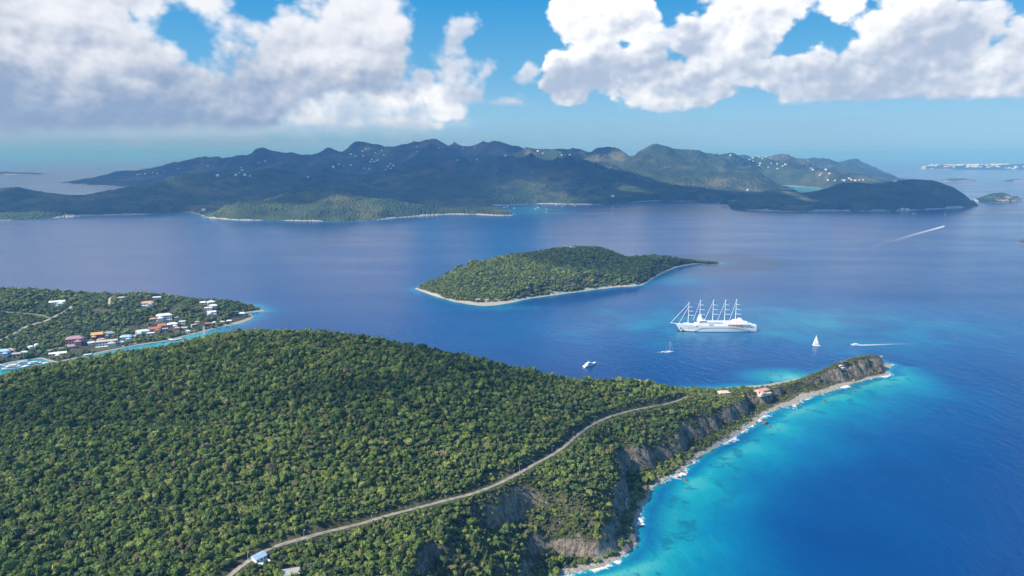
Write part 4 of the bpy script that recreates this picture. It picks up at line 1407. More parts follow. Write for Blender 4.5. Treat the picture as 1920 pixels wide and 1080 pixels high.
# smaller muted houses tucked in along the shore
sm_roofs = [m_greyroof, m_whiteroof, m_terr, rr('faded_roof', (0.45, 0.42, 0.38)), m_green_roof, rr('tan_roof', (0.50, 0.40, 0.30))]
for k, (u, v) in enumerate([(160, 641), (171, 646), (190, 641), (215, 641), (226, 645), (251, 635), (259, 629), (283, 628), (333, 619), (346, 617), (353, 624), (364, 613), (134, 652), (98, 667), (287, 602), (331, 598), (46, 664), (32, 668), (370, 606), (342, 606)]):
    p = point.hit(u, v)
    w_ = 7.5 + (k * 37 % 5)
    house_xy.append((p[0], p[1], w_ * 0.6 + 2.5))
    house('house', 'small plain house tucked into the trees between the larger channel houses', p, w_, 6.5, 3.2 + (k % 3) * 0.9, 0.1 + (k * 29 % 10) * 0.07, [m_cream, m_white, rr('grey_wall', (0.42, 0.40, 0.38))][k % 3], sm_roofs[k % 6], ['hip', 'gable', 'hip', 'flat'][k % 4], 1, 2, 'small houses among the trees by the channel', 'house')
# water tanks
for k, (u, v, lab) in enumerate([(58, 653, 'squat white water tank in the trees'), (69, 649, 'smaller white water tank uphill of the squat one')]):
    p = point.hit(u, v)
    mb = MB()
    R_ = 4.5 - k
    mb.loft([[(R_ * q * math.cos(2 * PI * j / 14), R_ * q * math.sin(2 * PI * j / 14), zz) for j in range(14)] for q, zz in ((1, -1), (1, 3.2), (0.7, 4.0), (0.2, 4.3))])
    o = mb.build('water_tank', m_white)
    o.location = p
    tag(o, lab, 'tank')
    house_xy.append((p[0], p[1], 6))

# trees of the point
clear = [(point.hit(228, 556), 26), (point.hit(140, 661), 14), (point.hit(160, 655), 20), (point.hit(308, 590), 8)]
rng, x, y, z = scatter(point, 4.6, 531, -1500, -450, 880, 1470)
d_ = POINT_COAST.h(x, y)
n2 = fbm(x / 55, y / 55, 4, 532)
ok = (d_ > 5) & (rng.uniform(size=x.shape) < np.clip(0.15 + (n2 - 0.30) * 5.0, 0.10, 1))
spit = atz(455, 603)
ok &= np.hypot(x - spit[0], y - spit[1]) > 30
for (hx, hy, hr) in house_xy:
    # a house keeps the ground before it (towards the sound) free as well
    ok &= (np.hypot(x - hx, y - hy) > hr * 0.8) & (np.hypot(x - hx - 1.5, y - hy + hr * 0.7) > hr * 0.75)
for p, r_ in clear:
    ok &= np.hypot(x - p[0], y - p[1]) > r_
for lane in ([(-10, 642), (18, 630), (45, 615), (70, 606), (92, 599), (106, 592), (122, 584), (134, 575), (139, 568)], [(-10, 583), (20, 586), (50, 588), (80, 592), (92, 596)], [(88, 658), (110, 653), (135, 647), (160, 641), (178, 636)], [(205, 571), (205, 563), (209, 557)]):
    L_ = np.array([point.hit(*q)[:2] for q in lane])
    ok &= (seg_dist(x, y, L_) > 4.5) & (seg_dist(x, y, L_ + np.array([1.0, -5.0])) > 3.5)
x, y, z = x[ok], y[ok], z[ok]
size = np.exp(rng.normal(0, 0.3, x.shape)) * 2.5
instancer('woodland', 'green trees covering the point around the houses', np.stack([x, y, z - 0.3 * size], 1), np.stack([size, size, size * rng.uniform(0.7, 1.2, x.shape)], 1), rng.integers(0, 6, x.shape), rng.uniform(0, 6.28, x.shape), src)

# houses on the near hill
house('house', 'house with a steep light blue metal roof beside the road bend', near.hit(486, 1049), 7, 5.5, 2.8, 0.9, m_white, rr('blue_metal_roof', (0.36, 0.50, 0.66)), 'gable', 1, 3, None, 'house', True)
house('house', 'white house half hidden below the red flowering tree', near.hit(546, 1082), 10, 7, 3.5, 0.3, m_white, m_greyroof, 'flat', 1, 3, None, 'house')
house('house', 'long house with a faded pink roof on the narrow neck', near.hit(1428, 735), 20, 8, 3.2, 0.50, m_cream, rr('pink_roof', (0.62, 0.34, 0.27)), 'hip', 1, 5, None, 'house', True)
house('house', 'sand coloured house with a pale roof at the road end', near.hit(1357, 739), 14, 8, 3.2, 0.15, m_cream, rr('sandy_roof', (0.62, 0.50, 0.38)), 'hip', 1, 4, None, 'house')
house('house', 'white flat house high on the headland', near.hit(1574, 688), 6, 4.5, 2.2, 0.5, m_cream, m_whiteroof, 'flat', 1, 3, None, 'house', True)
house('house', 'dark roofed hut at the headland crest above the white house', near.hit(1581, 680), 8, 5, 2.4, 0.3, m_brown, rr('slate_roof', (0.10, 0.12, 0.14)), 'gable', 1, 3, None, 'hut')
# flame tree by the house
m_flower = leaf_material('red_flowers', 1.0, 0.0)
nt = m_flower.node_tree
for nd in nt.nodes:
    if nd.type == 'VALTORGB':
        for e in nd.color_ramp.elements:
            e.color = (0.30, 0.035, 0.035, 1)
    if nd.type == 'MIX':
        nd.inputs[7].default_value = (0.42, 0.06, 0.05, 1)
p = near.hit(550, 1074)
r = empty('flame_tree', p)
r.scale = (2.2, 2.2, 2.2)
cr = bpy.data.objects.new('crown', crown_mesh('flame_crown', 777, m_flower))
tk = bpy.data.objects.new('trunk', TRUNKS[0])
for q in (cr, tk):
    COL.objects.link(q)
    q.parent = r
tag(r, 'red flowering tree beside the half hidden white house', 'tree')

# huts on the island in the sound
for u, v, w, lab in [(897, 563, 13, 'thatched hut set lowest on the shingle beach'), (913, 564, 10, 'thatched hut in the middle of the shingle beach row'), (932, 564, 15, 'wide thatched hut where the shingle beach narrows')]:
    house('beach_hut', lab, thatch.hit(u, v), w, 7, 2.6, 0.2, m_cream, rr('thatch_roof', (0.36, 0.28, 0.18)), 'hip', 1, 0, 'beach huts on the small island', 'hut')
house('house', 'cream house on the very top of the small island', aty(1073, 464.5, 1850, 3), 14, 8, 4.5, 0.1, m_cream, m_whiteroof, 'hip', 1, 3, None, 'house')
house('house', 'white house just off the summit of the small island', aty(1131, 469, 1880, 3), 14, 8, 5, 0.1, m_white, m_whiteroof, 'gable', 1, 3, None, 'house')

# ------------------------------------------------------------------ far houses, one mesh each
ALL_T = [front, main, east_isle]


def first_hit(u, v):
    for dv in np.arange(0, 9, 0.5):
        r = ray(u, v + dv)
        best = None
        for T in ALL_T:
            t = np.linspace(T.ys[0] / r[1], T.ys[-1] / r[1], 5000)
            x, y, z = r[0] * t, r[1] * t, CAM_H + r[2] * t
            ok = (z <= T.h(x, y)) & (x > T.xs[0]) & (x < T.xs[-1]) & (T.h(x, y) > 1)
            if ok.any():
                k = int(np.argmax(ok))
                if best is None or t[k] < best[0]:
                    best = (t[k], np.array([x[k], y[k], float(T.h(x[k], y[k]))]))
        if best is not None:
            return best[1]
    return None


def far_mesh(name, roof_m, w, d, h):
    mb = MB().box(-w / 2, w / 2, -d / 2, d / 2, -6, h)
    me = bpy.data.meshes.new(name)
    n0 = len(mb.v)
    e, rs = h + 0.01, d * 0.28
    x0, x1, y0, y1 = -w / 2 - 0.6, w / 2 + 0.6, -d / 2 - 0.6, d / 2 + 0.6
    mb.add([(x0, y0, e), (x1, y0, e), (x1, y1, e), (x0, y1, e), (x0 + d / 2, 0, e + rs), (x1 - d / 2, 0, e + rs)], [(0, 1, 5, 4), (2, 3, 4, 5), (1, 2, 5), (3, 0, 4), (3, 2, 1, 0)])
    me.from_pydata(mb.v, [], mb.f)
    me.materials.append(m_white)
    me.materials.append(roof_m)
    for k, p_ in enumerate(me.polygons):
        p_.material_index = 0 if k < 6 else 1
    me.update()
    return me


FAR_MESH = [far_mesh('far_house', m_whiteroof, 22, 14, 8), far_mesh('far_house', m_whiteroof, 30, 15, 7), far_mesh('far_house', rr('far_red_roof', (0.5, 0.25, 0.18)), 24, 14, 8)]


def far_house(p, k, label, group, s=1.0, rz=0.0):
    o = bpy.data.objects.new('house', FAR_MESH[k])
    COL.objects.link(o)
    o.location = (p[0], p[1], p[2] + 2.0)
    o.rotation_euler = (0, 0, rz)
    o.scale = (s, s, s)
    return tag(o, label, 'house', group)


A = [(679, 284), (658, 290), (667, 293), (681, 293), (686, 280), (704, 287), (716, 283), (720, 292), (697, 300), (702, 304), (707, 302), (695, 304), (709, 300), (635, 309), (625, 313), (645, 312), (658, 310), (683, 316), (692, 318), (723, 319), (732, 308), (738, 311), (727, 313), (733, 317)]
B = [(782, 276), (782, 285), (822, 278), (840, 273), (868, 279), (890, 277), (858, 301), (895, 300), (947, 293), (1008, 284), (1018, 288), (1050, 286), (1053, 291), (1068, 291)]
C_ = [(258, 328), (263, 327), (272, 327), (287, 324), (295, 326), (309, 321), (334, 317), (390, 312), (408, 330), (442, 329), (448, 325), (452, 315), (454, 320), (459, 329), (469, 331), (485, 306), (497, 303), (577, 333), (625, 315)]
D = [(1370, 292), (1405, 300), (1412, 303), (1411, 297), (1424, 295), (1429, 298), (1437, 295), (1425, 307), (1424, 311), (1446, 307), (1457, 308), (1472, 309), (1468, 312), (1458, 317), (1441, 314), (1515, 303), (1521, 316), (1524, 319), (1548, 319), (1540, 326), (1537, 329), (1552, 338), (1555, 326)]
E = [(1579, 338), (1584, 339), (1592, 335), (1596, 338), (1603, 339), (1611, 338), (1619, 338), (1566, 339), (1553, 339), (1678, 341)]
rg = random.Random(5)
for lst, lab, grp in ((A, 'tiny white house in the village high on the far mountainside', 'village houses on the far mountainside'), (B, 'tiny white house strung along the far mountain crest', 'houses along the far mountain crest'),
                      (C_, 'tiny white house on the low end of the far mountains above the open sea', 'houses at the low end of the far mountains'), (D, 'tiny white house on the grey hill behind the turquoise bay', 'houses on the hill behind the bay'),
                      (E, 'tiny pale house in the settlement behind the long island', 'settlement behind the long island')):
    for (u, v) in lst:
        p = first_hit(u, v)
        if p is not None:
            far_house(p, rg.choice([0, 0, 1]) if lst is not E else rg.choice([0, 1, 2]), lab, grp, rg.uniform(0.5, 0.95), rg.uniform(-0.6, 0.6))
for (u, v, lab) in [(1149, 369, 'pale house on the slope above the far bay'), (1402, 357, 'white house on the saddle behind the long island'), (1692, 393.5, 'white house on the long island beach'), (1701, 394, 'pale shed beside the long island beach house'), (382, 395, 'white house behind the small far beach')]:
    p = first_hit(u, v)
    if p is not None:
        far_house(p, 0, lab, None, 0.8, 0.2)
for k in range(80):
    u = 1734 + 190 * (k + rg.random()) / 80
    X_ = (u - 960) / F * 15500 / 1.02
    Y_ = 15300 + rg.uniform(0, 900)
    hz = float(town_isle.h(X_, Y_))
    if hz > 0:
        far_house((X_, Y_, hz), rg.choice([0, 1, 1, 2]), 'white building packed along the low far coast', 'buildings along the low far coast', rg.uniform(1.4, 2.6), rg.uniform(-0.4, 0.4))

# radio mast on the crest
p = first_hit(790, 269)
if p is not None:
    mb = MB()
    for a in range(3):
        mb.tube((2.5 * math.cos(a * 2.1), 2.5 * math.sin(a * 2.1), -5), (0.4 * math.cos(a * 2.1), 0.4 * math.sin(a * 2.1), 75), 0.5, 0.35, 5)
    o = mb.build('radio_mast', mat('mast_steel', (0.25, 0.25, 0.27), 0.5))
    o.location = p
    tag(o, 'thin radio mast standing on the far mountain crest', 'mast')

# ------------------------------------------------------------------ street lamps by the road
m_pole = mat('galvanised_pole', (0.50, 0.51, 0.52), 0.45, 0.1, 1.0, 0.6)


def lamp(label, p, h, rz, crossarm=False):
    r = empty('street_lamp' if not crossarm else 'utility_pole', p, rz)
    tag(r, label, 'lamp' if not crossarm else 'pole', 'street lamps along the hill road' if not crossarm else None)
    MB().tube((0, 0, -1), (0, 0, h), 0.20, 0.13, 8).build('pole', m_pole, r)
    if crossarm:
        MB().box(-1.5, 1.5, 0.15, 0.35, h - 2.6, h - 2.35).build('crossarm', m_pole, r)
    else:
        MB().path([(0, 0, h - 0.05), (0.5, 0, h + 0.45), (1.2, 0, h + 0.62), (1.9, 0, h + 0.62)], 0.07).build('arm', m_pole, r)
        MB().loft([[(1.7, -0.16, h + 0.5), (1.7, 0.16, h + 0.5), (1.7, 0.12, h + 0.72), (1.7, -0.12, h + 0.72)], [(2.5, -0.22, h + 0.5), (2.5, 0.22, h + 0.5), (2.5, 0.10, h + 0.68), (2.5, -0.10, h + 0.68)]]).build('lamp_head', mat('lamp_head', (0.62, 0.63, 0.62), 0.4), r)
    return r


LAMPS = [(465, 1050, 6.0, 'street lamp with a curved arm by the house with the light blue roof'), (570, 1008, 6.0, 'street lamp where the road leaves the house with the light blue roof'), (697, 977, 7.0, 'street lamp second along the straight lower road'), (835, 938, 7.0, 'street lamp third along the straight lower road'),
         (974, 884, 7.0, 'street lamp below the first bend of the road'), (1035, 848, 6.5, 'street lamp in the middle of the road bend'), (1074, 822, 6.5, 'street lamp above the road bend'), (1115, 792, 6.5, 'street lamp before the road turns to the neck'),
         (1225, 760, 7.0, 'street lamp in the dark cutting near the neck'), (1270, 753, 7.0, 'street lamp at the road end before the neck')]
for (u, v, h, lab) in LAMPS:
    lamp(lab, near.hit(u, v), h, -0.9)
lamp('wooden pole with a crossarm below the flame tree', near.hit(584, 1082), 11.5, 0.3, True)
lamp('lone pale pole on the saddle skyline before the bay', near.hit(1287, 733), 6.5, 0.2, True)

# ------------------------------------------------------------------ boulders at the cliff foot
m_rock = mat('dark_rock', (0.13, 0.12, 0.115), 0.85, 0.5, 0.7)
m_rock2 = mat('brown_rock', (0.28, 0.22, 0.17), 0.9, 0.4, 0.6)


def boulder_mesh(seed, material):
    bm = bmesh.new()
    bmesh.ops.create_icosphere(bm, subdivisions=3, radius=1.0)
    rg_ = np.random.default_rng(seed)
    cuts = [(rg_.normal(size=3), rg_.uniform(0.40, 0.75)) for _ in range(13)]
    for v in bm.verts:
        q = np.array(v.co)
        for nrm, dd_ in cuts:
            nrm = nrm / np.linalg.norm(nrm)
            s = q @ nrm
            if s > dd_:
                q = q - nrm * (s - dd_) * 0.92
        q = q * (1 + 0.10 * (vnoise(np.array([q[0] * 4 + seed]), np.array([q[1] * 4 + q[2] * 3]), seed)[0] - 0.5))
        v.co = q
    me = bpy.data.meshes.new('boulder')
    bm.to_mesh(me)
    bm.free()
    me.materials.append(material)
    return me


ROCKS = [boulder_mesh(k, m_rock if k % 2 == 0 else m_rock2) for k in range(6)]


def rock(u, v, s, k, label, group=None, dz=0.0, squash=0.7):
    p = atz(u, v)
    o = bpy.data.objects.new('boulder', ROCKS[k % 6])
    COL.objects.link(o)
    o.location = (p[0], p[1], dz)
    o.scale = (s, s * rg.uniform(0.7, 1.0), s * squash)
    o.rotation_euler = (rg.uniform(-0.3, 0.3), rg.uniform(-0.3, 0.3), rg.uniform(0, 6.28))
    return tag(o, label, 'rock', group)


rock(1166, 1028, 9.5, 0, 'huge dark slanting rock at the cliff foot above the surf', dz=1.5, squash=1.0)
rock(1180, 1012, 8.5, 2, 'dark angular rock leaning on the huge slanting rock', dz=2.0, squash=0.9)
rock(1148, 1040, 7.0, 4, 'dark low rock on the shingle side of the huge slanting rock', dz=0.5)
rock(1285, 900, 3.6, 2, 'dark rock awash in foam off the shingle corner', dz=0.2)
rock(1293, 868, 4.6, 0, 'grey rock standing at the point between two shingle beaches', dz=0.8)
rock(1434, 794, 5.5, 4, 'dark block at the foot of the cliff corner by the pale beach', dz=1.2, squash=0.9)
rock(1443, 800, 3.6, 0, 'smaller dark block in the water beside the cliff corner', dz=0.3)
rock(1545, 752, 3.6, 2, 'low dark ledge rock in the surf beneath the headland', dz=0.1, squash=0.4)
_t = near.hit(1652, 669)
o = rock(1652, 680, 3.2, 1, 'pale blocky rock on the very tip of the headland', squash=1.0)
o.location = (_t[0], _t[1], _t[2] + 0.5)
for k in range(120):
    i = rg.uniform(3, len(near_coast) - 3)
    a, b = near_coast[int(i)], near_coast[int(i) + 1]
    t = i - int(i)
    q = a * (1 - t) + b * t
    off = rg.uniform(-4.0, 12)
    nrm = np.array([-(b - a)[1], (b - a)[0]])
    nrm = nrm / np.linalg.norm(nrm)
    q = q + nrm * off
    zz = max(0.0, float(near.h(q[0], q[1])))
    s = rg.choice([0.8, 1.0, 1.3, 1.7, 2.3, 3.2])
    o = bpy.data.objects.new('boulder', ROCKS[rg.randrange(6)])
    COL.objects.link(o)
    o.location = (q[0], q[1], zz + 0.1)
    o.scale = (s, s * rg.uniform(0.7, 1.0), s * 0.7)
    o.rotation_euler = (0, 0, rg.uniform(0, 6.28))
    tag(o, 'small boulder strewn along the waterline under the cliffs', 'rock', 'boulders strewn along the waterline')
for (u, v, s, lab) in [(773, 534, 2.6, 'rock farther out from the small island point'), (776, 541, 3.2, 'rock touching the small island point'), (1343, 494, 8, 'brown rock ending the sand spit of the small island')]:
    rock(u, v, s, 2, lab, squash=0.6, dz=0.3)

# ------------------------------------------------------------------ boats
m_hull = mat('white_hull', (0.82, 0.83, 0.84), 0.3, 0.03, 0.2, 0.0, 0.3)
m_deck = mat('teak_deck', (0.48, 0.38, 0.27), 0.7, 0.1, 1.0)
m_sail = mat('sail_cloth', (0.80, 0.80, 0.78), 0.8, 0.04, 0.4)
m_spar = mat('white_spar', (0.80, 0.80, 0.80), 0.4, 0.03, 0.3)
m_life = mat('orange_lifeboat', (0.80, 0.28, 0.13), 0.5, 0.08, 0.5)
m_boot = mat('blue_boot_top', (0.02, 0.05, 0.13), 0.4, 0.1, 0.4)


def hull_mesh(L, B, D, draft=0.5, sheer=0.15, rake=0.08, stern=0.75, n=18):
    rings = []
    for k in range(n + 1):
        t = k / n
        x = -L / 2 + L * t
        b = B / 2 * (min(1.0, stern + (1 - stern) * min(1, t / 0.35)) if t < 0.5 else (1 - ((t - 0.5) / 0.5) ** 2.4))
        b = max(b, 0.03 * B)
        zd = D * (1 + sheer * (max(0, t - 0.4) / 0.6) ** 2)
        fx = rake * L * max(0, (t - 0.6) / 0.4) ** 2
        bw = b * (0.92 if t < 0.7 else 0.92 - 0.5 * ((t - 0.7) / 0.3))
        rings.append([(x, b, zd), (x - fx * 0.5, bw, D * 0.35), (x - fx, bw * 0.85, -draft), (x - fx, -bw * 0.85, -draft), (x - fx * 0.5, -bw, D * 0.35), (x, -b, zd)])
    return MB().loft(rings)


def taper_box(mb, x0, x1, w, z0, z1, fx0=0.0, fx1=0.0, win=0.92):
    """A cabin tier: slanted ends, sides leaning in."""
    a, b = w / 2, w / 2 * win
    return mb.add([(x0, -a, z0), (x1, -a, z0), (x1, a, z0), (x0, a, z0), (x0 + fx0, -b, z1), (x1 - fx1, -b, z1), (x1 - fx1, b, z1), (x0 + fx0, b, z1)],
                  [(3, 2, 1, 0), (4, 5, 6, 7), (0, 1, 5, 4), (1, 2, 6, 5), (2, 3, 7, 6), (3, 0, 4, 7)])


def motor_yacht(name, label, p, L, rz, mast=True, cat='boat', group=None):
    r = empty(name, p, rz)
    tag(r, label, cat, group)
    B = L * 0.24
    D = L * 0.085
    hull_mesh(L, B, D, 0.5, 0.55, 0.10, 0.9).build('hull', m_hull, r)
    z = D
    taper_box(MB(), -L * 0.34, L * 0.22, B * 0.80, z, z + L * 0.075, 0.0, L * 0.08).build('cabin', m_hull, r)
    taper_box(MB(), -L * 0.30, L * 0.165, B * 0.83, z + L * 0.022, z + L * 0.055, 0, L * 0.03, 0.97).build('window_band', m_glass, r)
    taper_box(MB(), -L * 0.24, L * 0.08, B * 0.62, z + L * 0.076, z + L * 0.128, 0.0, L * 0.06).build('flybridge', m_hull, r)
    taper_box(MB(), -L * 0.20, L * 0.058, B * 0.64, z + L * 0.088, z + L * 0.112, 0, L * 0.03, 0.97).build('window_band', m_glass, r)
    MB().box(-L * 0.47, -L * 0.34, -B * 0.36, B * 0.36, z - 0.02, z + 0.06).build('aft_deck', m_deck, r)
    if mast:
        mb = MB().tube((-L * 0.10, 0, z + L * 0.12), (-L * 0.13, 0, z + L * 0.25), 0.22, 0.10)
        mb.tube((-L * 0.12, -B * 0.22, z + L * 0.185), (-L * 0.12, B * 0.22, z + L * 0.185), 0.10)
        mb.build('radar_mast', m_spar, r)
    return r


def sail_mesh(a, b, c_, belly, th=0.05, n=8):
    """A triangular sail (tack a, clew b, head c_) with belly and thickness."""
    a, b, c_ = Vector(a), Vector(b), Vector(c_)
    mb = MB()
    nrm = (b - a).cross(c_ - a).normalized()
    rows = []
    for i in range(n + 1):
        t = i / n
        l, r_ = a.lerp(c_, t), b.lerp(c_, t)
        row = []
        for j in range(5):
            s = j / 4
            q = l.lerp(r_, s) + nrm * belly * math.sin(PI * s) * math.sin(PI * min(0.9, t + 0.15))
            row.append(q)
        rows.append(row)
    for off in (0, th):
        vs = [tuple(q + nrm * off) for row in rows for q in row]
        fs = [(i * 5 + j, i * 5 + j + 1, (i + 1) * 5 + j + 1, (i + 1) * 5 + j) for i in range(n) for j in range(4)]
        if off == 0:
            fs = [f[::-1] for f in fs]
        mb.add(vs, fs)
    return mb


def sloop(name, label, p, L, rz, sails=False, cat='sailboat', group=None, twin=False, mast_h=1.35):
    r = empty(name, p, rz)
    tag(r, label, cat, group)
    D = L * 0.09
    if twin:
        for s in (-1, 1):
            h = hull_mesh(L, L * 0.13, D * 1.25, 0.4, 0.25, 0.06, 0.9)
            h.v = [(x, y + s * L * 0.21, z) for x, y, z in h.v]
            h.build('hull', m_hull, r)
        MB().box(-L * 0.40, L * 0.16, -L * 0.21, L * 0.21, D * 0.75, D * 1.22).build('bridge_deck', m_hull, r)
        taper_box(MB(), -L * 0.28, L * 0.14, L * 0.34, D * 1.22, D * 2.3, 0, L * 0.08).build('cabin', m_hull, r)
        taper_box(MB(), -L * 0.24, L * 0.10, L * 0.345, D * 1.5, D * 1.95, 0, L * 0.05, 0.97).build('window_band', m_glass, r)
        base = D * 2.25
    else:
        hull_mesh(L, L * 0.28, D, 0.5, 0.25, 0.10, 0.7).build('hull', m_hull, r)
        taper_box(MB(), -L * 0.16, L * 0.20, L * 0.16, D, D * 1.55, 0.1, L * 0.06).build('cabin', m_hull, r)
        MB().box(-L * 0.44, -L * 0.18, -L * 0.08, L * 0.08, D - 0.02, D + 0.08).build('cockpit', m_deck, r)
        base = D
    H_ = L * mast_h
    mx = L * 0.08
    MB().tube((mx, 0, base), (mx, 0, H_), 0.16, 0.10, 6).build('mast', m_spar, r)
    MB().tube((mx, 0, base + L * 0.09), (mx - L * 0.42, 0, base + L * 0.10), 0.16, 0.12, 6).build('boom', m_spar, r)
    st = MB().tube((mx, 0, H_), (L * 0.48, 0, D * 1.2), 0.05).tube((mx, 0, H_), (-L * 0.48, 0, D), 0.04)
    st.build('rigging', m_spar, r)
    if sails:
        sail_mesh((mx - 0.15, 0, base + L * 0.11), (mx - L * 0.42, 0.8, base + L * 0.12), (mx - 0.15, 0, H_ * 0.97), 0.7).build('mainsail', m_sail, r)
        sail_mesh((L * 0.46, 0, D * 1.5), (mx + 0.4, 0.9, base + L * 0.05), (mx + 0.2, 0, H_ * 0.88), 0.6).build('jib', m_sail, r)
    else:
        MB().tube((mx - 0.3, 0, base + L * 0.125), (mx - L * 0.40, 0, base + L * 0.13), 0.28, 0.2, 6).build('furled_sail', mat('sail_cover', (0.25, 0.35, 0.5), 0.8), r)
    return r


# five-masted ship; modelled with the bow along +x, turned about
SHIP = atz(1341, 620.5)
ship = empty('sailing_ship', SHIP, PI)
tag(ship, 'large white five-masted sailing cruise ship at anchor', 'ship')
mb = hull_mesh(148, 20, 12.0, 3.0, 0.20, 0.085, 0.62, 30)
mb.build('hull', m_hull, ship)
hull_mesh(147.4, 19.3, 0.75, 2.0, 0.0, 0.075, 0.66, 30).build('waterline_band', m_boot, ship)
taper_box(MB(), -64, 40, 17.5, 11.5, 15.2, 3, 4, 0.97).build('superstructure', m_hull, ship)
taper_box(MB(), -58, 30, 15.5, 15.2, 18.4, 4, 3, 0.96).build('upper_deck', m_hull, ship)
taper_box(MB(), -52, -30, 13, 18.4, 21.4, 3, 3, 0.95).build('aft_house', m_hull, ship)
taper_box(MB(), 18, 34, 17.0, 18.4, 21.6, 2, 3, 0.95).build('bridge', m_hull, ship)
taper_box(MB(), 19, 33.2, 17.15, 19.4, 20.7, 1, 1.6, 0.98).build('window_band', m_glass, ship)
taper_box(MB(), -10, 16, 15.7, 16.4, 17.5, 0, 0, 0.99).build('window_band', m_glass, ship)
taper_box(MB(), -62, -44, 17.7, 12.6, 14.0, 0, 0, 0.99).build('window_band', m_glass, ship)
taper_box(MB(), 6, 14, 17.75, 12.7, 14.2, 0, 0, 0.99).build('window_band', m_glass, ship)
for sgn in (-1, 1):
    mb = MB()
    for k in range(30):
        x_ = -56 + k * 3.7
        mb.box(x_, x_ + 1.5, sgn * 9.55 - 0.5, sgn * 9.55 + 0.5, 7.4, 8.6)
    tag(mb.build('portholes', m_glass, ship), None)
    for k in range(4):
        cx = -42 + k * 6.6
        rings = [[(cx + dx, sgn * 9.6 + 1.2 * q * math.cos(2 * PI * j / 8), 14.0 + 1.3 * q * math.sin(2 * PI * j / 8)) for j in range(8)] for dx, q in ((-2.9, 0.25), (-2.1, 0.85), (0, 1), (2.1, 0.85), (2.9, 0.25))]
        MB().loft(rings).build('lifeboat', m_life, ship)
MB().tube((66, 0, 13.3), (84, 0, 15.6), 0.9, 0.45, 8).build('bowsprit', m_spar, ship)
MB().box(48, 58, -4, 4, 12.5, 15.0).build('foredeck_house', m_hull, ship)
mb = MB()
mb.tube((60, 0, 13), (60, 3.5, 16), 0.5).tube((62, -2, 13), (62, -2, 15), 0.8)
mb.build('windlass', m_deck, ship)
MB().box(63.6, 66.0, 2.9, 5.6, 5.2, 7.4).build('anchor', mat('anchor_iron', (0.03, 0.03, 0.035), 0.6), ship)
MAST_X = [(1290, 572), (1311, 568), (1335, 568), (1357, 568), (1377, 567)]
tops = []
for k, (um, vt) in enumerate(MAST_X):
    mx_ = (1341 - um) * 1.0
    ht = [52.5, 57, 57, 57, 58][k]
    ms = MB().tube((mx_, 0, 12), (mx_ , 0, ht), 0.75, 0.42, 8).build('mast', m_spar, ship)
    MB().box(mx_ - 0.9, mx_ + 0.9, -0.9, 0.9, ht, ht + 1.6).build('masthead', m_spar, ms)
    for q, hh in enumerate((0.42, 0.62, 0.82)):
        z_ = 13 + (ht - 13) * hh
        MB().tube((mx_, 0, z_ + 0.6), (mx_ - (10.0 - 1.6 * q), 0, z_ - 0.4), 0.55, 0.42, 6).build('boom', m_spar, ms)
    tops.append((mx_, ht))
for k, (mx_, ht) in enumerate(tops):
    fx = 83 if k == 0 else tops[k - 1][0] - 9.0
    fz = 15.4 if k == 0 else 20.0
    MB().tube((mx_, 0, ht), (fx, 0, fz), 0.32, 0.32, 5).build('stay', m_spar, ship)
    if k == 0:
        MB().tube((mx_, 0, ht - 6), (68, 0, 14), 0.34, 0.34, 5).build('stay', m_spar, ship)
mb = MB()
taper_box(mb, 25.5, 34, 6.5, 21.6, 26, 1, 1, 0.8)
taper_box(mb, 27, 32.5, 4, 26, 31, 0.5, 0.5, 0.7)
mb.build('funnel', m_hull, ship)
mb = MB()
taper_box(mb, -47, -40, 7, 21.4, 24.5, 1, 1, 0.85)
mb.box(-58, -53, -6, 6, 15.3, 17.6)
mb.box(-66, -62, -5, 5, 12.0, 14.5)
mb.build('stern_house', m_hull, ship)

motor_yacht('motor_yacht', 'white motor yacht anchored off the wooded ridge', atz(1106, 685.5), 27, R(42), True, 'yacht')
sloop('sailboat', 'white sailboat with bare mast in front of the big ship', atz(1254.5, 660.5), 14.5, R(5), False, mast_h=1.25)
sloop('catamaran', 'white catamaran under full sail off the headland', atz(1530, 648), 12.0, R(172), True, twin=True, cat='catamaran', mast_h=1.55)
motor_yacht('motorboat', 'white motorboat speeding past the headland trailing a wake', atz(1603, 647), 15, R(178), False, 'boat')
motor_yacht('speedboat', 'tiny speedboat at the head of the long curved wake', atz(1770, 424.3), 16, R(22), False, 'boat')
motor_yacht('motorboat', 'small dinghy running behind the bare-masted sailboat', atz(1243, 660), 6, R(180), False, 'boat')
motor_yacht('motor_yacht', 'small motor yacht lying off the long island beach', atz(1714, 400.5), 24, R(10), False, 'yacht')
sloop('sailboat', 'small sailboat under sail off the tip of the long island', atz(1772, 403), 18, R(60), True, mast_h=1.3)
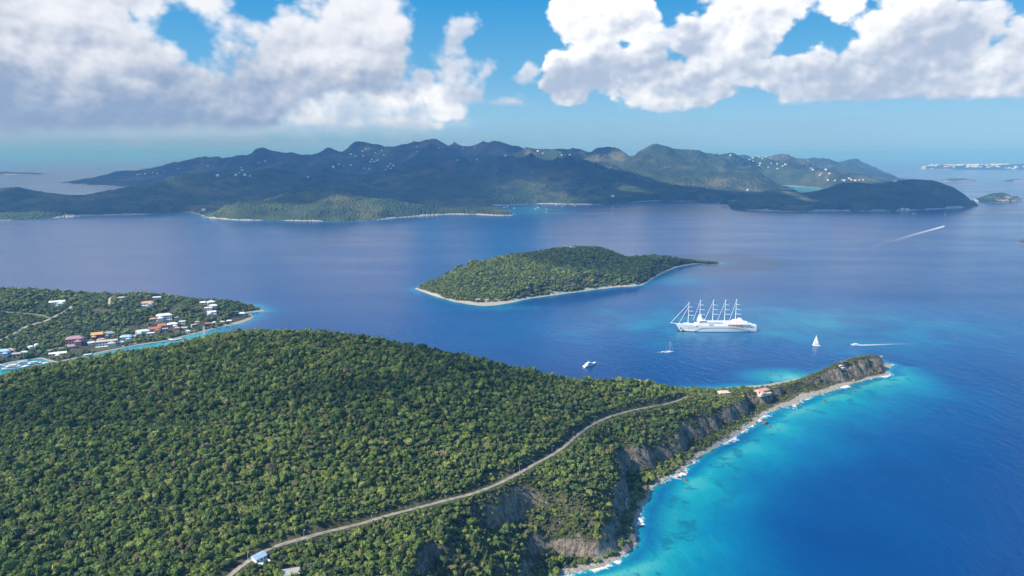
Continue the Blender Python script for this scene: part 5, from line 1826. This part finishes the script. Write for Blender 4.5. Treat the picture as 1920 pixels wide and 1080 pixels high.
for (u, v, L, kind, lab) in [(946, 389.3, 20, 0, 'motor yacht moored closest to the wooded point of the anchorage'), (952.5, 387.6, 20, 0, 'motor yacht moored just behind the one by the wooded point'), (965, 390.5, 17, 0, 'motor yacht moored alone past the wooded point'),
                             (1004.5, 391.5, 22, 1, 'sailboat moored before the dark rock beside another'), (1009, 389.5, 18, 0, 'motor yacht moored behind the pair of boats near the dark rock'), (1025, 392, 16, 1, 'sailboat with thin mast just above the dark rock'),
                             (1043, 385.2, 16, 0, 'small motor yacht moored near the pale beach'), (1054.5, 387.8, 18, 0, 'motor yacht moored mid anchorage past the dark rock'), (1058.5, 385.4, 18, 0, 'motor yacht moored between mid anchorage and the beach'), (1077.5, 386, 25, 1, 'tall-masted sailboat moored at the open end of the anchorage')]:
    if kind == 0:
        motor_yacht('motor_yacht', lab, atz(u, v), L, R(rg.uniform(-30, 30)), False, 'yacht', 'boats in the far anchorage')
    else:
        sloop('sailboat', lab, atz(u, v), L * 0.85, R(rg.uniform(-30, 30)), False, group='boats in the far anchorage', mast_h=1.5)
# yachts along the channel bank
motor_yacht('motor_yacht', 'big white motor yacht with tall upper decks at the channel bank', atz(70, 686), 34, R(28), True, 'yacht', 'yachts moored in the channel')
motor_yacht('motor_yacht', 'white motor yacht moored behind the big one by the mast', atz(46, 683), 24, R(28), True, 'yacht', 'yachts moored in the channel')
motor_yacht('motor_yacht', 'long low white motor yacht at the outer berth', atz(30, 692.5), 36, R(20), False, 'yacht', 'yachts moored in the channel')
motor_yacht('motor_yacht', 'white motor yacht cut by the picture edge', atz(3, 690), 26, R(24), False, 'yacht', 'yachts moored in the channel')
sloop('sailboat', 'moored sailboat whose mast rises among the motor yachts', atz(44, 678), 15, R(28), False, group='yachts moored in the channel', mast_h=1.4)
sloop('sailboat', 'shorter-masted sailboat moored behind the low yacht', atz(24, 684), 12, R(28), False, group='yachts moored in the channel', mast_h=1.2)
motor_yacht('motorboat', 'small motorboat lying at the mangrove bank', atz(96, 681), 8, R(28), False, 'boat')
motor_yacht('motorboat', 'small pale boat off the shore rocks by the quay', atz(283, 642), 7, R(20), False, 'boat')

# docks
m_dock = mat('dock_planks', (0.62, 0.58, 0.52), 0.85, 0.12, 0.6)


def dock(label, a, b, w, name='pier', extra=None):
    p, q = atz(*a), atz(*b)
    r = empty(name, p)
    tag(r, label, 'pier')
    mb = MB()
    piles = []
    segs = [(p, q)] + ([(q, atz(*extra))] if extra else [])
    for (s, e) in segs:
        s, e = s - p, e - p
        d = (e - s) / np.linalg.norm(e - s)
        n_ = np.array([-d[1], d[0], 0]) * w / 2
        zt, zb = 1.45 + 0.003 * len(piles), 1.0
        mb.add([(*(s + n_)[:2], zb), (*(e + n_)[:2], zb), (*(e - n_)[:2], zb), (*(s - n_)[:2], zb), (*(s + n_)[:2], zt), (*(e + n_)[:2], zt), (*(e - n_)[:2], zt), (*(s - n_)[:2], zt)],
               [(0, 1, 2, 3), (7, 6, 5, 4), (4, 5, 1, 0), (5, 6, 2, 1), (6, 7, 3, 2), (7, 4, 0, 3)])
        m_ = max(2, int(np.linalg.norm(e - s) / 7))
        for k in range(m_ + 1):
            piles.append((s + (e - s) * k / m_) + np.array([0, 0, 0]))
    mb.build('deck', m_dock, r)
    for k in piles[:14]:
        MB().tube((k[0], k[1], -2), (k[0], k[1], 1.0), 0.22, 0.22, 6).build('pile', m_bark, r)
    return r


dock('L-shaped white pier reaching out from the point', (309, 632), (323, 639), 5.0, extra=(341, 635.5))
dock('long pale quay under the light blue roof', (230, 650.5), (262, 643), 5.0, 'quay')
dock('pale pier beside the grassy bank', (148, 664), (156, 667), 8.0, extra=(172, 664.5))
dock('short slipway slab by the white hut', (398, 614.5), (411, 611.5), 5.0, 'slipway')

# channel beacon: white lower mast, red upper mast
p = atz(383.5, 627)
r = empty('channel_beacon', p)
tag(r, 'red and white lattice beacon standing in the channel', 'beacon')
wm_, rm_ = mat('beacon_white', (0.75, 0.74, 0.72), 0.6), mat('beacon_red', (0.45, 0.10, 0.07), 0.6)
for lo, hi, wl, wh, m_, nm in ((-1, 16, 3.0, 2.0, wm_, 'lower_mast'), (16.02, 27, 2.6, 1.8, rm_, 'upper_mast')):
    mb = MB()
    for a in range(4):
        ca, sa = [(1, 1), (-1, 1), (-1, -1), (1, -1)][a]
        mb.tube((ca * wl / 2, sa * wl / 2, lo), (ca * wh / 2, sa * wh / 2, hi), 0.42, 0.36, 5)
    for k in range(6):
        t0, t1 = k / 6, (k + 1) / 6
        z0, z1 = lo + (hi - lo) * t0, lo + (hi - lo) * t1
        w0, w1_ = wl + (wh - wl) * t0, wl + (wh - wl) * t1
        for a in range(4):
            c0, c1 = [((1, 1), (-1, 1)), ((-1, 1), (-1, -1)), ((-1, -1), (1, -1)), ((1, -1), (1, 1))][a]
            mb.tube((c0[0] * w0 / 2, c0[1] * w0 / 2, z0), (c1[0] * w1_ / 2, c1[1] * w1_ / 2, z1), 0.22, 0.22, 4)
    mb.build(nm, m_, r)
p = atz(412, 622)
o = MB().tube((0, 0, -2), (0, 0, 10), 0.35, 0.25, 6).tube((-0.8, 0, 9), (0.8, 0, 9), 0.2, 0.2, 4).build('channel_marker', m_bark)
o.location = p
tag(o, 'thin dark marker post in the channel mouth', 'marker')

# ------------------------------------------------------------------ wakes
m_wake = bpy.data.materials.new('wake_foam')
m_wake.use_nodes = True
N = Nodes(m_wake.node_tree)
out = N.n('ShaderNodeOutputMaterial')
df_ = N.n('ShaderNodeBsdfDiffuse')
df_.inputs[0].default_value = (0.74, 0.78, 0.80, 1)
tp = N.n('ShaderNodeBsdfTransparent')
mx = N.n('ShaderNodeMixShader')
dens = N.attr('foam')
pos = N.position()
fn = N.noise(pos, 0.35, 5.0, 0.65)
N.link(N.math('MULTIPLY', N.smooth(N.math('ADD', dens, N.math('MULTIPLY', N.math('SUBTRACT', fn, 0.5), 0.9)), 0.05, 0.9), 0.9), mx.inputs[0])
N.link(tp.outputs[0], mx.inputs[1])
N.link(df_.outputs[0], mx.inputs[2])
N.link(mx.outputs[0], out.inputs[0])


def wake(label, pxs_, w0, w1, f0, f1, zl=0.12):
    pts_ = np.array([atz(u, v)[:2] for u, v in pxs_])
    out_ = []
    for i in range(len(pts_) - 1):
        for k in range(14):
            out_.append(pts_[i] + (pts_[i + 1] - pts_[i]) * k / 14)
    out_.append(pts_[-1])
    out_ = np.array(out_)
    d = np.gradient(out_, axis=0)
    d /= np.linalg.norm(d, axis=1)[:, None]
    nrm = np.stack([-d[:, 1], d[:, 0]], 1)
    vs, fs, fo = [], [], []
    for i, q in enumerate(out_):
        t = i / (len(out_) - 1)
        w = w0 + (w1 - w0) * t
        for k in range(7):
            s = k / 6 - 0.5
            a = q + nrm[i] * w * s
            vs.append((a[0], a[1], zl))
            fo.append((f0 + (f1 - f0) * t ** 0.6) * (1 - (2 * abs(s)) ** 3))
    for i in range(len(out_) - 1):
        for k in range(6):
            a = i * 7 + k
            fs.append((a, a + 7, a + 8, a + 1))
    o = mesh_object('wake', vs, fs, m_wake, None, True)
    at = o.data.attributes.new('foam', 'FLOAT', 'POINT')
    at.data.foreach_set('value', np.array(fo, np.float32))
    return tag(o, label, None, None, 'stuff')


wake('white foam wake straight behind the motorboat', [(1609, 647.2), (1640, 646.6), (1675, 645.2), (1720, 644.6)], 5.5, 11, 1.1, 0.10)
wake('long fading wake curving behind the tiny speedboat', [(1769, 424.6), (1755, 428.5), (1735, 434), (1700, 444), (1660, 455), (1600, 474)], 15, 46, 1.0, 0.02)
wake('short wake ahead of the bare-masted sailboat', [(1231, 660.5), (1242, 660.3)], 1.5, 3.0, 0.2, 0.9)
wake('faint wake trailing behind the catamaran', [(1538, 648.8), (1552, 650)], 4.0, 7.0, 0.45, 0.05)

# ------------------------------------------------------------------ unseen cumulus added above the frame, shaped to shade hills and sea
m_cloud = bpy.data.materials.new('cloud')
m_cloud.use_nodes = True
N = Nodes(m_cloud.node_tree)
out = N.n('ShaderNodeOutputMaterial')
d1, t1_ = N.n('ShaderNodeBsdfDiffuse'), N.n('ShaderNodeBsdfTranslucent')
cn = N.ramp(N.noise(N.position(), 0.004, 4.0, 0.5), [(0.3, (0.86, 0.87, 0.89)), (0.7, (0.93, 0.93, 0.94))])
N.link(cn, d1.inputs[0])
N.link(cn, t1_.inputs[0])
mx = N.n('ShaderNodeMixShader')
mx.inputs[0].default_value = 0.65
N.link(d1.outputs[0], mx.inputs[1])
N.link(t1_.outputs[0], mx.inputs[2])
tpc, mxt = N.n('ShaderNodeBsdfTransparent'), N.n('ShaderNodeMixShader')
N.link(N.attr('body'), mxt.inputs[0])
N.link(tpc.outputs[0], mxt.inputs[1])
N.link(mx.outputs[0], mxt.inputs[2])
N.link(mxt.outputs[0], out.inputs[0])
CLOUD_Z = 2600.0


def overhead(x0, x1, y0, y1, step, ground_z, field, thin, dense):
    xs, ys = np.arange(x0, x1, step), np.arange(y0, y1, step)
    X, Y = np.meshgrid(xs, ys)
    S = field(X, Y)
    th = np.clip(S, 0, 1)
    off = (CLOUD_Z - ground_z) / SUN_DIR.z
    cx, cy = X + SUN_DIR.x * off, Y + SUN_DIR.y * off
    ny, nx = X.shape
    keep = S > 0
    idx = -np.ones((ny, nx), int)
    q = keep[:-1, :-1] & keep[1:, :-1] & keep[:-1, 1:] & keep[1:, 1:]
    use = np.zeros((ny, nx), bool)
    use[:-1, :-1] |= q
    use[1:, :-1] |= q
    use[:-1, 1:] |= q
    use[1:, 1:] |= q
    n = use.sum()
    idx[use] = np.arange(n)
    body = np.clip(S / thin, 0, 1) ** 1.2 * dense
    top = CLOUD_Z + 40 + 420 * np.sqrt(th) * (0.6 + 0.8 * fbm(X / (step * 5), Y / (step * 5), 3, 611))
    bot = CLOUD_Z - 20 - 40 * th
    vs = np.concatenate([np.stack([cx[use], cy[use], top[use]], 1), np.stack([cx[use], cy[use], bot[use]], 1)])
    j, i = np.nonzero(q)
    a, b, c2, d2 = idx[j, i], idx[j, i + 1], idx[j + 1, i + 1], idx[j + 1, i]
    fs = [tuple(f) for f in np.stack([a, b, c2, d2], 1)] + [tuple(f) for f in np.stack([d2, c2, b, a], 1) + n]
    # side walls
    pad = np.zeros((ny + 1, nx + 1), bool)
    pad[1:ny, 1:nx] = q
    for jj, ii in zip(j, i):
        for (dj, di, e) in ((-1, 0, ((0, 0), (0, 1))), (1, 0, ((1, 1), (1, 0))), (0, -1, ((1, 0), (0, 0))), (0, 1, ((0, 1), (1, 1)))):
            if not pad[jj + 1 + dj, ii + 1 + di]:
                p0 = idx[jj + e[0][0], ii + e[0][1]]
                p1 = idx[jj + e[1][0], ii + e[1][1]]
                fs.append((p1, p0, p0 + n, p1 + n))
    return vs, fs, np.concatenate([body[use], body[use]])


def lit(X, Y, x, y, rx, ry, a=1.0):
    return a * np.exp(-(((X - x) / rx) ** 2 + ((Y - y) / ry) ** 2) ** 1.5)


def far_field(X, Y):
    S = 0.20 + (fbm(X / 900, Y / 900, 5, 621) - 0.5) * 1.3
    S = S - lit(X, Y, *aty(715, 374, 3720)[:2], 210, 170, 1.5) - lit(X, Y, *aty(800, 385, 3750)[:2], 200, 140, 0.6)
    S = S - lit(X, Y, *aty(1170, 315, 6200)[:2], 260, 260, 0.9) - lit(X, Y, *aty(1400, 330, 6250)[:2], 900, 500, 1.6) - lit(X, Y, *aty(1490, 300, 7300)[:2], 600, 600, 1.4)
    S = S - lit(X, Y, *aty(1600, 303, 9400)[:2], 900, 700, 1.1) - lit(X, Y, *aty(1250, 300, 6800)[:2], 600, 450, 1.0) - lit(X, Y, *aty(1040, 283, 7500)[:2], 260, 500, 0.8)
    S = S - lit(X, Y, *aty(1430, 380, 4300)[:2], 260, 400, 0.8) - lit(X, Y, *aty(1870, 370, 4850)[:2], 500, 700, 1.2) - lit(X, Y, *aty(1150, 365, 4900)[:2], 200, 150, 0.5)
    S = S - lit(X, Y, *aty(705, 300, 8000)[:2], 300, 700, 0.35)
    S = S + 0.28 * np.clip((600 - X) / 700, 0, 1) * np.clip((Y - 5600) / 400, 0, 1)
    S = S - np.clip((3600 - Y) / 300, 0, 1) - np.clip((X - 2600) / 700, 0, 1.2)                       # open sun over the eastern water
    edge_ = np.minimum(np.minimum(X + 7600, 4600 - X), np.minimum(Y - 3250, 10800 - Y)) / 500
    return np.minimum(S, edge_) * 1.4


def near_field(X, Y):
    S = -0.12 + (fbm(X / 170, Y / 170, 5, 631) - 0.5) * 1.1
    S = S + lit(X, Y, -130, 600, 320, 115, 0.55) + (fbm(X / 40, Y / 40, 3, 637) - 0.5) * 0.5 + lit(X, Y, 230, 1850, 330, 240, 0.75)
    S = S - lit(X, Y, -330, 420, 190, 130, 1.0) - lit(X, Y, 330, 860, 330, 170, 1.6) - lit(X, Y, 380, 1220, 260, 180, 1.6) - lit(X, Y, -620, 1150, 170, 130, 0.7) - lit(X, Y, -120, 1640, 130, 90, 0.5) - lit(X, Y, 330, 600, 360, 280, 1.6) - lit(X, Y, 110, 640, 60, 90, 0.7)
    S = np.minimum(S, np.maximum(lit(X, Y, 205, 1850, 250, 200, 1.0), lit(X, Y, -130, 600, 350, 125, 1.0)) * 2 - 0.9)
    edge_ = np.minimum(np.minimum(X + 1450, 950 - X), np.minimum(Y - 250, 2250 - Y)) / 120
    return np.minimum(S, edge_) * 1.4


for (args, fld, thin_, dense_) in (((-7600, 4600, 3200, 10900, 60.0, 120.0), far_field, 0.26, 0.76), ((-1450, 950, 250, 2300, 14.0, 70.0), near_field, 0.50, 0.60)):
    vs, fs, bd = overhead(*args, fld, thin_, dense_)
    o = mesh_object('shade_clouds', vs, fs, m_cloud, None, True)
    at = o.data.attributes.new('body', 'FLOAT', 'POINT')
    at.data.foreach_set('value', bd.astype(np.float32))
    tag(o, 'cumulus added overhead out of view, shaped to shade the hills', None, None, 'stuff')

# ------------------------------------------------------------------ haze: even air round the whole scene
m_haze = bpy.data.materials.new('haze_air')
m_haze.use_nodes = True
N = Nodes(m_haze.node_tree)
out = N.n('ShaderNodeOutputMaterial')
pv = N.n('ShaderNodeVolumePrincipled')
pv.inputs['Color'].default_value = (0.13, 0.40, 1.0, 1)
pv.inputs['Density'].default_value = 9e-5
pv.inputs['Absorption Color'].default_value = (0.56, 0.64, 1, 1)
pv.inputs['Anisotropy'].default_value = 0.0
N.link(pv.outputs[0], out.inputs['Volume'])
o = MB().box(-172000, 172000, -172000, 172000, -62, 540).build('haze', m_haze)
tag(o, 'pale blue sea haze', None, None, 'stuff')
